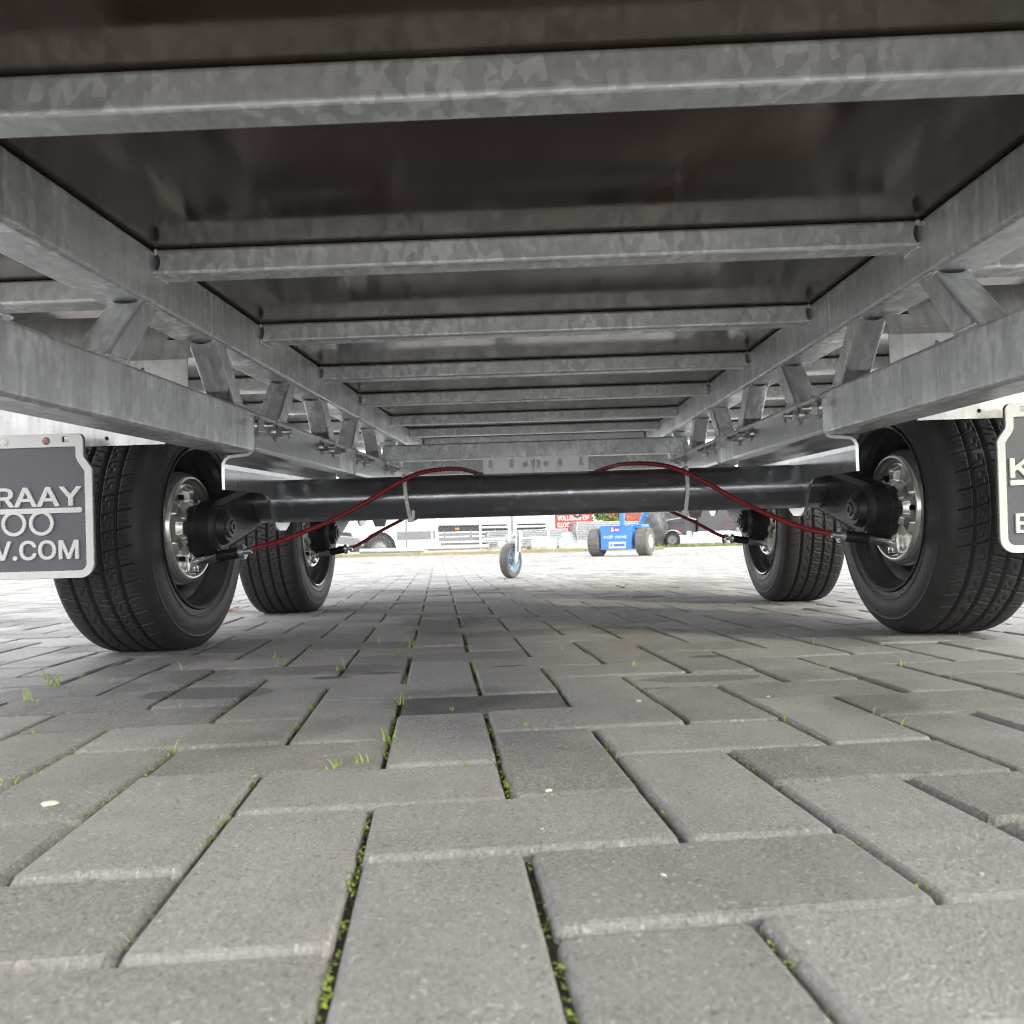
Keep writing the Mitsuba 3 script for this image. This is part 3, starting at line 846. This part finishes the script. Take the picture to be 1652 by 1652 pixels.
for k, (yh, zh) in enumerate(HUB):
    for s in (-1, 1):
        w = sub('wheel', tr)
        v, f = hubmove(tyre_m, s, yh, zh)
        wv = v @ TR.T + TT
        fl_ = wv[:, 2] < .0015
        wv[fl_, 2] = .0015 + (wv[fl_, 2] - .0015) * .05
        kk = key('tyre', w)
        scene[kk] = mikit.ply((wv, f), 'mat_rubber', smooth=True)
        P('rim', hubmove(rim_m, s, yh, zh), 'mat_rim', w, smooth=30)
        br = sub('brake_drum', tr)
        P('back_plate', hubmove((dv, df), s, yh, zh), 'mat_drum', br, smooth=True)
        P('drum', hubmove(drum_side, s, yh, zh), 'mat_zinc_dark', br, smooth=30)
        [P('plug', hubmove(q_, s, yh, zh), 'mat_hole', br) for q_ in plugs[::2]]
        ar = sub('swing_arm', tr)
        am = arm(1, yh, zh, AX[k] - .005, -.3625)
        P('arm', am if s > 0 else mirror(am), 'mat_cast', ar, smooth=28)
        nb = cat(lathe([(.6385, .0225), (.6345, .0225), (.6325, .0205), (.6325, .0150), (.6352, .0140), (.6352, .0118), (.6290, .0112), (.6290, .0068), (.634, .0064), (.634, .0001)], 40))
        nb = move(nb, (0, yh, zh))
        P('spindle_bolt', nb if s > 0 else mirror(nb), 'mat_cast_bolt', ar, smooth=30)
        # brake cable end: bracket tongue, bent bright tube, black sleeve, ring, red cable
        bc = sub('brake_cable', tr)
        o, zo = yh - 1.59, zh + .410
        pz = lambda pts: [(s * x, y + o, z + zo) for x, y, z in pts]   # noqa: E731
        P('end_tube', cat(tube(pz([(.712, 1.575, -.484), (.692, 1.562, -.478), (.668, 1.556, -.474), (.640, 1.552, -.468)]), .0088, 14, 6), tube(pz([(.715, 1.582, -.452), (.712, 1.578, -.470), (.711, 1.575, -.492), (.709, 1.572, -.503)]), [.011] * 19, 12, 6)), 'mat_zinc', bc, smooth=True)
        P('sleeve', tube(pz([(.648, 1.552, -.4695), (.632, 1.551, -.4665), (.610, 1.550, -.4635), (.592, 1.549, -.4605)]), .0112, 18, 4), 'mat_black_plastic', bc, smooth=35)
        q0, q1 = A4(pz([(.6005, 1.5495, -.4617), (.5935, 1.549, -.4607)]))
        P('ring', cat(cyl(q0, q1, .0152, n=24), cyl(q1, q1 + (q1 - q0) * .35, .0122, n=20), cyl(q1, q1 + (q1 - q0) * 2.2, .0066, n=14)), 'mat_zinc_dark', bc, smooth=30)
        if k == 0:
            cab = [(-.590, 1.549, -.4595), (-.566, 1.565, -.452), (-.529, 1.62, -.438), (-.447, 1.685, -.4005), (-.37, 1.722, -.358), (-.301, 1.738, -.317), (-.251, 1.775, -.296), (-.186, 1.86, -.287), (-.14, 1.95, -.296), (-.09, 2.02, -.31)] if s < 0 else \
                  [(.590, 1.549, -.4595), (.546, 1.585, -.448), (.489, 1.64, -.419), (.425, 1.70, -.377), (.339, 1.738, -.321), (.278, 1.778, -.296), (.217, 1.86, -.287), (.187, 1.95, -.288), (.14, 2.02, -.30)]
        else:
            cab = [(s * .590, 2.409, -.490), (s * .56, 2.43, -.478), (s * .505, 2.49, -.440), (s * .431, 2.55, -.398), (s * .344, 2.59, -.345), (s * .25, 2.62, -.30), (s * .15, 2.7, -.28)]
        P('cable', tube(cab, .0052, 12, 10), 'mat_cable_red', bc, smooth=True)

# nylon ties round the near axle
for (x0, x1, tail) in ((-.303, -.291, 1), (.341, .337, 0)):
    ya, zc = AX[0], -.3555
    loop = [(ya - .030, zc + .054), (ya - .044, zc + .050), (ya - .056, zc + .012), (ya - .058, zc - .004), (ya - .046, zc - .030), (ya - .034, zc - .0505), (ya, zc - .052), (ya + .034, zc - .0505), (ya + .058, zc), (ya + .034, zc + .0495), (ya, zc + .0500)]
    poly = A4(loop + loop[:1])
    vs, fs = [], []
    for q, (y, z) in enumerate(poly):
        t = (zc + .055 - z) / .11
        xm = x0 + (x1 - x0) * t
        c_ = A4([ya, zc]); dd = A4([y, z]) - c_; dd /= np.linalg.norm(dd)
        yo, zo = A4([y, z]) + dd * .0016
        vs += [[xm - .0042, y, z], [xm + .0042, y, z], [xm + .0042, yo, zo], [xm - .0042, yo, zo]]
        if q:
            for e in range(4):
                a_, b_ = (q - 1) * 4 + e, (q - 1) * 4 + (e + 1) % 4
                fs += [[a_, b_, b_ + 4], [a_, b_ + 4, a_ + 4]]
    head = box(x1 - .0065, x1 + .0065, ya - .042, ya - .030, zc - .056, zc - .046, .0015)
    ex = [cat((A4(vs), A4(fs)), head)]
    if tail:
        ex.append(box(x1 + .003, x1 + .010, ya - .040, ya - .0375, zc - .048, zc - .022, .0008))
    P('cable_tie', cat(*ex), 'mat_nylon')

# jockey wheel (upright in the world, standing on the paving)
jw = sub('jockey_wheel', tr)
JX, JY, JA = .43, 4.62, -.58
jt = lathe([(-.020, .070), (-.024, .080), (-.0255, .092), (-.023, .100), (-.017, .1035), (-.006, .1045), (-.005, .1035), (.005, .1035), (.006, .1045), (.017, .1035), (.023, .100), (.0255, .092), (.024, .080), (.020, .070)], 64)
jr = cat(lathe([(-.019, .070), (-.0215, .0725), (-.0225, .070), (-.017, .064), (-.010, .060), (-.008, .030), (-.018, .024), (-.019, .010), (.019, .010), (.018, .024), (.008, .030), (.010, .060), (.017, .064), (.0225, .070), (.0215, .0725), (.019, .070)], 64),
         *[cyl((.0085, .042 * math.sin(t), .042 * math.cos(t)), (.013, .042 * math.sin(t), .042 * math.cos(t)), .010, .006, n=12) for t in np.arange(5) * 1.2566])
W2 = lambda m: move(m, (JX, JY, .1047), rz=JA)   # noqa: E731
obj('tyre', W2(jt), 'mat_tyre_grey', jw, smooth=35)
obj('rim', W2(jr), 'mat_jockey_rim', jw, smooth=35)
fork = cat(*[cat(hull(np.vstack([arr(cyl((s * .034, 0, 0), (s * .038, 0, 0), .018, n=20))[0], arr(cyl((s * .034, .030, .125), (s * .038, .030, .125), .030, n=20))[0]]))) for s in (-1, 1)],
           box(-.038, .038, .005, .06, .118, .126, .002), cyl((-.045, 0, 0), (.045, 0, 0), .008, n=12))
obj('fork', W2(fork), 'mat_galv', jw, smooth=35)
obj('stem', W2(cat(cyl((0, .03, .124), (0, .03, .62), .024, n=28), cyl((0, .03, .19), (0, .03, .62), .030, n=28))), 'mat_galv', jw, smooth=35)
obj('lock_lever', W2(cat(hull(np.vstack([arr(cyl((.028, .0, .15), (.036, .0, .15), .016, n=16))[0], arr(cyl((.028, .008, .25), (.034, .008, .25), .006, n=16))[0]])), cyl((.024, 0, .15), (.042, 0, .15), .010, n=6),
                              hull(np.vstack([arr(cyl((.040, .05, .16), (.047, .05, .16), .022, n=16))[0], arr(cyl((.040, .03, .06), (.047, .03, .06), .012, n=16))[0]])))), 'mat_plate', jw, smooth=35)
P('safety_hook', cat(tube([(.19, 3.9, -.30), (.185, 3.9, -.375), (.20, 3.9, -.412), (.225, 3.9, -.405), (.245, 3.9, -.365), (.26, 3.9, -.31)], .009, 10, 6)), 'mat_zinc', smooth=True)
P('chassis_tab', move(extrude(sg.Polygon([(-.022, 0), (.022, 0), (.015, -.03), (-.015, -.03)]), .006, 'y', 0), (.10, 3.9, -.355)), 'mat_sheet')
# ------------------------------------------------------------------ the blue trailer mover in the yard
mv = thing('trailer_mover', 'blue two-wheeled trailer mover with grey label standing on the paving', 'trailer mover')
MX, MY, MA = 2.70, 11.30, -.58
W3 = lambda m: move(m, (MX, MY, 0), rz=MA)   # noqa: E731


def box3(*a):
    return W3(box(*a))


obj('housing', W3(cat(box(-.245, .235, -.20, .30, .105, .445, .01), box(.16, .345, -.05, .30, .40, .462, .008), box(-.25, .24, -.206, -.20, .098, .112, .002), box(-.25, .24, -.206, -.20, .438, .45, .002))), 'mat_blue', mv, smooth=30)
obj('mast', W3(box(.045, .11, -.16, -.10, .445, 1.15, .01)), 'mat_blue', mv, smooth=30)
obj('tiller', W3(cat(tube([(.29, .05, .45), (.32, .05, .52), (.40, .03, .66), (.52, .0, .95), (.52, -.02, 1.1)], .036, 12, 4), cyl((.36, .04, .585), (.375, .04, .61), .046, n=14))), 'mat_blue', mv, smooth=35)
mt = lathe([(-.085, .095), (-.093, .130), (-.094, .165), (-.088, .190), (-.072, .2035), (-.03, .207), (.03, .207), (.072, .2035), (.088, .190), (.094, .165), (.093, .130), (.085, .095)], 72)
mt = cat(mt, *[(lambda q, t: (np.c_[q[0][:, 0], q[0][:, 1] * math.cos(t) + q[0][:, 2] * math.sin(t), -q[0][:, 1] * math.sin(t) + q[0][:, 2] * math.cos(t)], q[1]))(box(-.075, .075, -.0035, .0035, .203, .2105), k / 64 * 6.28319) for k in range(64)])
mr = lathe([(-.080, .095), (-.092, .098), (-.094, .094), (-.07, .085), (-.04, .078), (-.035, .04), (-.06, .034), (-.06, .0), ], 40)
mr2 = lathe([(.080, .095), (.092, .098), (.094, .094), (.07, .085), (.04, .078), (.035, .04), (.06, .034), (.06, .0)], 40)
for x in (-.365, .375):
    wk = sub('wheel', mv)
    obj('tyre', W3(move(mt, (x, -.02, .208))), 'mat_tyre_grey', wk, smooth=35)
    obj('rim', W3(move(cat(mr, mr2), (x, -.02, .208))), 'mat_white_paint', wk, smooth=35)
obj('axle', W3(cyl((-.30, -.02, .208), (.30, -.02, .208), .03, n=14)), 'mat_dark_trim', mv)


def face_text(text, h, w, x, z, y):
    v, f = arr(meshkit.text_mesh(text, h, .002, bold=True))
    v[:, 0] = (v[:, 0] - v[:, 0].min()) / (v[:, 0].max() - v[:, 0].min()) * w
    return W3((np.c_[v[:, 0] + x, y - v[:, 2], v[:, 1] + z], f))


obj('lettering', face_text('multi-mover', .045, .36, -.19, .265, -.2005), 'mat_label_grey', mv)
obj('sticker', W3(box(-.085, .065, -.2035, -.2003, .352, .438)), 'mat_purple', mv)
fig = cat(W3(box(-.073, -.035, -.2056, -.2036, .366, .392)), W3(cyl((-.054, -.2056, .410), (-.054, -.2036, .410), .013, n=12)), *[W3(box(-.015, .05, -.2052, -.2036, z, z + .008)) for z in (.372, .39)])
obj('pictogram', fig, 'mat_sign_white', mv)
obj('name_plate', W3(box(-.115, .145, -.2035, -.2003, .118, .212)), 'mat_label_grey', mv)
obj('plate_mark', W3(cat(box(-.04, .13, -.2052, -.2036, .145, .182), cyl((-.075, -.2052, .163), (-.075, -.2036, .163), .020, n=5))), 'mat_label_blue', mv)

# ------------------------------------------------------------------ the back of the yard: edging, fence, poles, stacked panels
FYE = 19.30
for k in range(7):
    x0 = -8.6 + k * 2.05
    obj('timber_edging', box(x0, x0 + 2.03, FYE, FYE + .11, -.13, .085 + .012 * math.sin(k * 3), .008), 'mat_timber', label='%s weathered timber beam from the left in the edging below the wire fence' % ('first second third fourth fifth sixth seventh'.split()[k]), cat_='timber edging', group='timber beams edging the yard')
fe = thing('wire_fence', 'diamond wire mesh fence on thin posts in front of the white truck', 'fence')
wires = []
FY = 19.9
for k in range(-30, 86):
    for sg_ in (-1, 1):
        x = -5.2 + k * .085
        a0, a1 = A4([x, FY + .002 * sg_, -.1]), A4([x + sg_ * 1.9, FY + .002 * sg_, 1.8])
        t0, t1 = 0., 1.
        for lim, d_ in ((-5.2, 1), (1.05, -1)):
            da = (a1 - a0)[0]
            t = (lim - a0[0]) / da
            if (da > 0) == (d_ > 0):
                t0 = max(t0, t)
            else:
                t1 = min(t1, t)
        if t1 - t0 > .03:
            wires.append(cyl(a0 + (a1 - a0) * t0, a0 + (a1 - a0) * t1, .0026, n=4, caps=False))
obj('wire_mesh', cat(*wires), 'mat_grey_trim', fe, kind='stuff')
for x in (-4.4, -2.6, -.80):
    obj('post', cyl((x, FY + .03, -.14), (x, FY + .03, 1.9), .021, n=12), 'mat_grey_trim', fe, smooth=40)
wf = thing('white_gate', 'white painted tube gate frame standing beside the stacked panels', 'gate')
for x in (-.15, 1.09, 2.86):
    obj('post', box(x - .025, x + .025, FY + .06, FY + .11, -.14, 1.9, .004), 'mat_white_paint', wf)
for z in (.36, .66, .88):
    obj('rail', box(1.12, 2.83, FY + .065, FY + .105, z, z + .05, .004), 'mat_white_paint', wf)
obj('galvanised_pole', cyl((-1.94, 19.5, .148), (-.36, 19.5, .142), .058, n=20), 'mat_pole', smooth=40, label='galvanised pole lying on timber blocks, left one of two in line', cat_='pole', group='galvanised poles lying along the fence')
obj('galvanised_pole', cat(cyl((-.36, 19.52, .165), (-.24, 19.52, .172), .035, n=16), cyl((-.24, 19.52, .175), (1.26, 19.52, .19), .058, n=20)), 'mat_pole', smooth=40, label='galvanised pole with slim coupling end, reaching to the stacked panels', cat_='pole', group='galvanised poles lying along the fence')
for k, x in enumerate((-1.45, -.88, -.33, .4, 1.1)):
    obj('timber_block', box(x - .065, x + .065, 19.40, 19.62, -.14, .088 if x < 0 else .115, .004), 'mat_wood', label='%s pale timber block from the left under the galvanised poles' % ('first second third fourth fifth'.split()[k]), cat_='timber block', group='timber blocks under the poles')


ORD = 'lowest second third fourth fifth sixth seventh eighth ninth tenth eleventh twelfth thirteenth'.split()


def panel(L, D, n, z):
    r = .0185
    bars = [cyl((0, y, 0), (L, y, 0), r, n=10) for y in np.linspace(0, D, n)]
    ends = [cyl((x, -.03, 0), (x, D + .03, 0), r * 1.05, n=10) for x in (0, L)]
    clips = [box(x - .02, x + .02, -.04, -.02, -.02, .02, .003) for x in (0, L)]
    return bars, ends, clips


for (px_, py_, L, n, z0, tilt, nm) in ((1.36, 20.95, 2.14, 10, .165, -.01, 'lower stack left of the blue mover'), (3.86, 21.35, 1.72, 13, .235, .012, 'taller stack behind the blue mover')):
    for k in range(n):
        b, e, c = panel(L + .02 * math.sin(k * 5), 1.1, 4, 0)
        k_ = key('gate_panel')
        scene[k_] = mikit.ply(move(cat(*b, *e, *c), (px_ + .015 * math.sin(k * 7), py_, z0 + k * .047), ry=tilt), 'mat_pole', smooth=40)
        labels[k_] = {'label': ('%s galvanised tube panel%s in the ' % (ORD[k], ' from the bottom' if k else '') if k < n - 1 else 'topmost galvanised tube panel in the ') + nm, 'category': 'fence panel', 'group': 'panels in the ' + nm}
for (x, y, lab, x1) in ((2.25, 20.9, 'pale wooden pallet under the lower stack of galvanised panels', 3.45), (4.5, 21.3, 'pale wooden pallet under the taller stack behind the blue mover', 5.6), (1.3, 20.9, 'wooden pallet under the left end of the lower panel stack', 2.2)):
    pl = thing('pallet', lab, 'pallet')
    zt = .135 if y < 21 else .205
    for xx_ in np.linspace(x, x1 - .14, 3):
        obj('block', box(xx_, xx_ + .14, y, y + .1, -.14, zt - .022, .004), 'mat_wood', pl)
    obj('board', box(x, x1, y, y + .12, zt - .021, zt, .002), 'mat_wood', pl)
    obj('board', box(x, x1, y + .5, y + .62, zt - .021, zt, .002), 'mat_wood', pl)
sn = thing('notice_board', 'red notice board with white capital lettering behind the stacked panels', 'sign')
obj('board', box(3.42, 4.52, 22.5, 22.53, .56, 1.34, .004), 'mat_sign_red', sn)


def bt(text, h, w, x, z):
    v, f = arr(meshkit.text_mesh(text, h, .004, bold=True))
    v[:, 0] = (v[:, 0] - v[:, 0].min()) / (v[:, 0].max() - v[:, 0].min()) * w
    return np.c_[v[:, 0] + x, 22.4995 - v[:, 2], v[:, 1] + z], f


obj('lettering', cat(bt('VOLLEDIG OP', .125, .94, 3.50, .905), bt('EIGEN', .125, .46, 3.50, .70)), 'mat_sign_white', sn)
for x in (3.5, 4.44):
    obj('post', box(x - .03, x + .03, 22.532, 22.57, -.14, 1.4), 'mat_grey_trim', sn)

# ------------------------------------------------------------------ white box truck behind the fence
bx = thing('box_truck', 'white box truck behind the wire fence with grey side guards', 'truck')
TY = 22.0
prof = sg.Polygon([(-3.02, .36), (-3.05, .62), (-2.98, .98), (-2.35, 1.22), (-1.55, 2.15), (-1.2, 2.35), (-.06, 2.35), (-.06, .30), (-1.2, .28), (-2.1, .30)]).difference(sg.Point(-1.64, .22).buffer(.455))
obj('cab', extrude(prof, 1.9, 'y', TY), 'mat_white_paint', bx, smooth=30)
obj('cab_door', extrude(sg.Polygon([(-1.12, .50), (-.12, .50), (-.12, 1.15), (-1.30, 1.15), (-1.22, .8)]), .012, 'y', TY - .012), 'mat_white_paint', bx)
obj('window', extrude(sg.Polygon([(-1.75, 1.28), (-.2, 1.28), (-.2, 2.0), (-1.2, 2.0)]), .008, 'y', TY - .008), 'mat_window', bx)
obj('side_moulding', box(-1.14, -.08, TY - .03, TY - .013, .445, .665, .004), 'mat_grey_trim', bx)
obj('bumper', extrude(sg.Polygon([(-3.06, .34), (-3.06, .62), (-2.2, .50), (-2.13, .42), (-2.08, .33)]), .03, 'y', TY - .03), 'mat_grey_trim', bx)
obj('sill', extrude(sg.Polygon([(-2.7, .12), (-2.05, .12), (-2.05, .32), (-2.8, .32)]), .3, 'y', TY + .01), 'mat_dark_trim', bx)
obj('headlight', extrude(sg.Polygon([(-2.75, .70), (-2.50, .68), (-2.25, .98), (-2.30, 1.03), (-2.72, .95)]), .012, 'y', TY - .012), 'mat_lamp_clear', bx)
obj('grille', extrude(sg.Polygon([(-2.78, .60), (-2.36, .55), (-2.44, .67), (-2.72, .69)]), .010, 'y', TY - .010), 'mat_dark_trim', bx)
obj('indicator', box(-3.03, -2.93, TY - .012, TY - .001, .74, .82), 'mat_amber', bx)
obj('arch_lining', extrude(sg.Point(-1.64, .22).buffer(.455).difference(sg.box(-3, -1, 0, .18)), .02, 'y', TY + .28), 'mat_dark_trim', bx)
for x in (-1.64, 2.3):
    wk = sub('wheel', bx)
    wt = lathe([(-.10, .22), (-.115, .30), (-.10, .35), (-.06, .37), (.06, .37), (.10, .35), (.115, .30), (.10, .22)], 56)
    wr = lathe([(-.09, .225), (-.11, .222), (-.08, .20), (-.05, .17), (-.09, .10), (-.09, .0)], 40)
    Q = lambda m: move(m, (x, TY + .15, .225), rz=math.pi / 2)   # noqa: E731
    obj('tyre', Q(wt), 'mat_rubber', wk, smooth=35)
    obj('rim', Q(cat(wr, *[cyl((-.075, .145 * math.sin(t), .145 * math.cos(t)), (-.07, .145 * math.sin(t), .145 * math.cos(t)), .022, n=10) for t in np.arange(8) * .7854])), 'mat_silver', wk, smooth=35)
obj('cargo_box', box(.02, 3.1, TY - .08, TY + 2.0, .80, 3.1, .02), 'mat_white_paint', bx)
obj('floor_frame', box(.0, 3.1, TY + .02, TY + 1.9, .66, .795), 'mat_dark_trim', bx)
obj('marker_lamp', box(.49, .60, TY - .05, TY + .02, .675, .735, .008), 'mat_amber', bx)
for z0, z1 in ((.50, .60), (.36, .48)):
    obj('side_guard', box(.02, 1.8, TY - .03, TY + .01, z0, z1, .006), 'mat_silver', bx)
for x in (.16, .9, 1.6):
    obj('guard_bracket', box(x, x + .05, TY + .012, TY + .05, .36, .66), 'mat_grey_trim', bx)
obj('lower_panel', box(.06, 1.7, TY + .1, TY + .14, .18, .32, .01), 'mat_silver', bx)

# ------------------------------------------------------------------ right part of the yard
wl = thing('brick_wall', 'red brick wall behind the blue mover at the back of the yard', 'wall')
obj('wall', box(7.05, 9.6, 32.0, 32.22, 0, 2.8), 'mat_brick', wl)
obj('coping', box(7.0, 9.65, 31.96, 32.26, 2.802, 2.88), 'mat_grey_trim', wl)


def shrub(name, cx, cy, cz, rx, ry, rz_, n, ls, label, m='mat_leafy', cat_='shrub'):
    t = thing(name, label, cat_)
    p = rng.normal(0, .42, (n, 3)) * [rx, ry, rz_] + [cx, cy, cz]
    lump = meshkit.noise(p * 2.2)
    p = p[(lump > .38) & (p[:, 2] > .02)]
    k = len(p)
    a, b = rng.normal(0, 1, (k, 3)), rng.normal(0, 1, (k, 3))
    a /= np.linalg.norm(a, axis=1, keepdims=True); b -= a * (a * b).sum(1, keepdims=True); b /= np.linalg.norm(b, axis=1, keepdims=True)
    a *= ls; b *= ls * .5
    v = np.stack([p - a, p + b, p + a, p - b], 1).reshape(-1, 3)
    i_ = np.arange(k)[:, None] * 4
    obj('crown', (v, np.vstack([i_ + [0, 1, 2], i_ + [0, 2, 3]])), m, t)
    obj('stem', cat(*[cyl((cx + q * rx * .15, cy, 0), (cx + q * rx * .5, cy + .1 * q, cz), .03 * rx, .012 * rx, n=6) for q in (-1, -.3, .4, 1)]), 'mat_timber', t)


shrub('green_shrub', 6.2, 28.3, 1.25, .75, .6, 1.1, 2200, .07, 'green shrub at the back of the yard beside the red notice board')
shrub('weed_clump', -2.75, 19.2, .16, .42, .12, .26, 700, .028, 'bright green weed clump at the foot of the wire fence', 'mat_grass', 'weed')
shrub('weed_clump', 3.62, 20.7, .12, .2, .1, .2, 300, .022, 'small weed clump between the two panel stacks', 'mat_grass', 'weed')
gr = []
for _ in range(2600):
    x, y = rng.uniform(6.2, 13.5), rng.uniform(27.0, 29.5)
    h = rng.uniform(.04, .16)
    a = rng.uniform(0, 6.28)
    gr.append((A4([[x - .02, y, 0], [x + .02, y, 0], [x + .05 * math.cos(a), y + .05 * math.sin(a), h]]), A4([[0, 1, 2]])))
obj('rough_grass', cat(*gr), 'mat_far_grass', kind='stuff', label='strip of rough yellowish grass under the parked trailers', cat_='grass')
obj('grass_verge', quad(6.0, 14, 26.9, 31.9, .012), 'mat_far_grass', kind='structure', label='yellowish grass verge at the back of the yard')

lm = arr(trimesh.creation.icosphere(subdivisions=3))
v = lm[0] * (.82 + .36 * meshkit.fbm(lm[0] * 2.1 + 4, 3))[:, None] * [.55, .6, .95] + [7.95, 27.9, .7]
v[:, 2] = np.maximum(v[:, 2], .02)
obj('covered_pile', (v, lm[1]), 'mat_tarp', smooth=True, label='pile under crumpled black plastic sheeting beside the brick wall', cat_='covered pile')

ct = thing('cargo_trailer', 'small dark trailer under a tied tarpaulin, parked right of the mover', 'trailer')
W4 = lambda m: move(m, (8.95, 27.75, 0), rz=-.62)   # noqa: E731
obj('body', W4(box(-.95, .30, -.55, .75, .42, .92, .012)), 'mat_box_grey', ct)
cv = arr(trimesh.creation.box(extents=(1.30, 1.34, .36)).subdivide().subdivide().subdivide())
vv = cv[0] + [-.325, .10, 1.06]
vv[:, 2] += .05 * (meshkit.fbm(vv * 3.0, 3) - .5) + np.where(vv[:, 2] > 1.1, .10 - .12 * np.abs(vv[:, 1] - .1), 0)
vv[:, :2] += .04 * (meshkit.noise(vv * 4)[:, None] - .5)
obj('tarpaulin', W4((vv, cv[1])), 'mat_tarp', ct, smooth=40)
obj('rope', W4(tube([(-.99, -.60, .90), (-.6, -.605, .95), (-.2, -.605, 1.0), (.33, -.60, 1.06), (.345, .1, 1.02), (.34, .78, 1.0)], .014, 8, 4)), 'mat_rope_white', ct, smooth=True)
wk = sub('wheel', ct)
wt = lathe([(-.08, .17), (-.09, .22), (-.08, .255), (-.05, .27), (.05, .27), (.08, .255), (.09, .22), (.08, .17)], 48)
wr = lathe([(-.07, .172), (-.088, .168), (-.06, .15), (-.05, .03), (-.07, .0)], 32)
Q5 = lambda m: W4(move(m, (-.15, -.66, .27), rz=math.pi / 2))   # noqa: E731
obj('tyre', Q5(wt), 'mat_rubber', wk, smooth=35)
obj('rim', Q5(cat(wr, *[box(-.085, -.05, -.016, .016, .02, .16) if k == 0 else (lambda q, t: (np.c_[q[0][:, 0], q[0][:, 1] * math.cos(t) + q[0][:, 2] * math.sin(t), -q[0][:, 1] * math.sin(t) + q[0][:, 2] * math.cos(t)], q[1]))(box(-.085, -.05, -.016, .016, .02, .16), k * 1.2566) for k in range(5)])), 'mat_silver', wk)
obj('mudguard', W4(cat(*[box(-.15 + .34 * math.sin(t) - .04, -.15 + .34 * math.sin(t) + .04, -.78, -.56, .27 + .34 * math.cos(t) - .012, .27 + .34 * math.cos(t) + .012) for t in np.linspace(-1.1, 1.1, 9)])), 'mat_white_paint', ct)
obj('rear_plate', W4(box(.302, .32, -.45, .0, .42, .56)), 'mat_sign_white', ct)
obj('tow_ball', W4(cat(cyl((.30, -.2, .36), (.42, -.2, .36), .02, n=10), move(lm, (.42, -.2, .40), s=(.035, .035, .035)))), 'mat_silver', ct)
for x in (-.62, .1):
    obj('lamp', W4(box(x, x + .065, -.57, -.551, .62, .70)), 'mat_red_lamp', ct)

bt_ = thing('box_trailer', 'dark grey box trailer with galvanised drawbar and red brake cable', 'trailer')
obj('box', box(9.62, 12.4, 28.0, 29.9, .56, 2.3, .02), 'mat_box_grey', bt_)
obj('frame', cat(box(9.4, 11.5, 27.86, 27.94, .42, .52, .005), box(9.6, 12.4, 28.0, 29.9, .46, .556)), 'mat_galv', bt_)
for x in (10.84, 12.0):
    wk = sub('wheel', bt_)
    Q6 = lambda m: move(m, (x, 28.15, .25), rz=math.pi / 2)   # noqa: E731
    obj('tyre', Q6(move(wt, s=(1, .93, .93))), 'mat_rubber', wk, smooth=35)
    obj('rim', Q6(wr), 'mat_silver', wk, smooth=35)
obj('jockey_stand', cat(cyl((11.26, 27.8, .14), (11.26, 27.8, .95), .03, n=12), move(lathe([(-.03, .0), (-.03, .12), (.03, .12), (.03, .0)], 24), (11.26, 27.8, .12)), tube([(11.26, 27.8, .93), (11.2, 27.8, .96), (11.05, 27.8, .95)], .012, 8, 4)), 'mat_galv', bt_, smooth=35)
obj('coupling', box(11.0, 11.5, 27.78, 27.86, .52, .66, .02), 'mat_silver', bt_)
obj('brake_cable', tube([(10.5, 27.83, .55), (10.6, 27.8, .8), (10.85, 27.8, .97), (10.98, 27.8, .93)], .012, 8, 6), 'mat_cable_red', bt_, smooth=True)
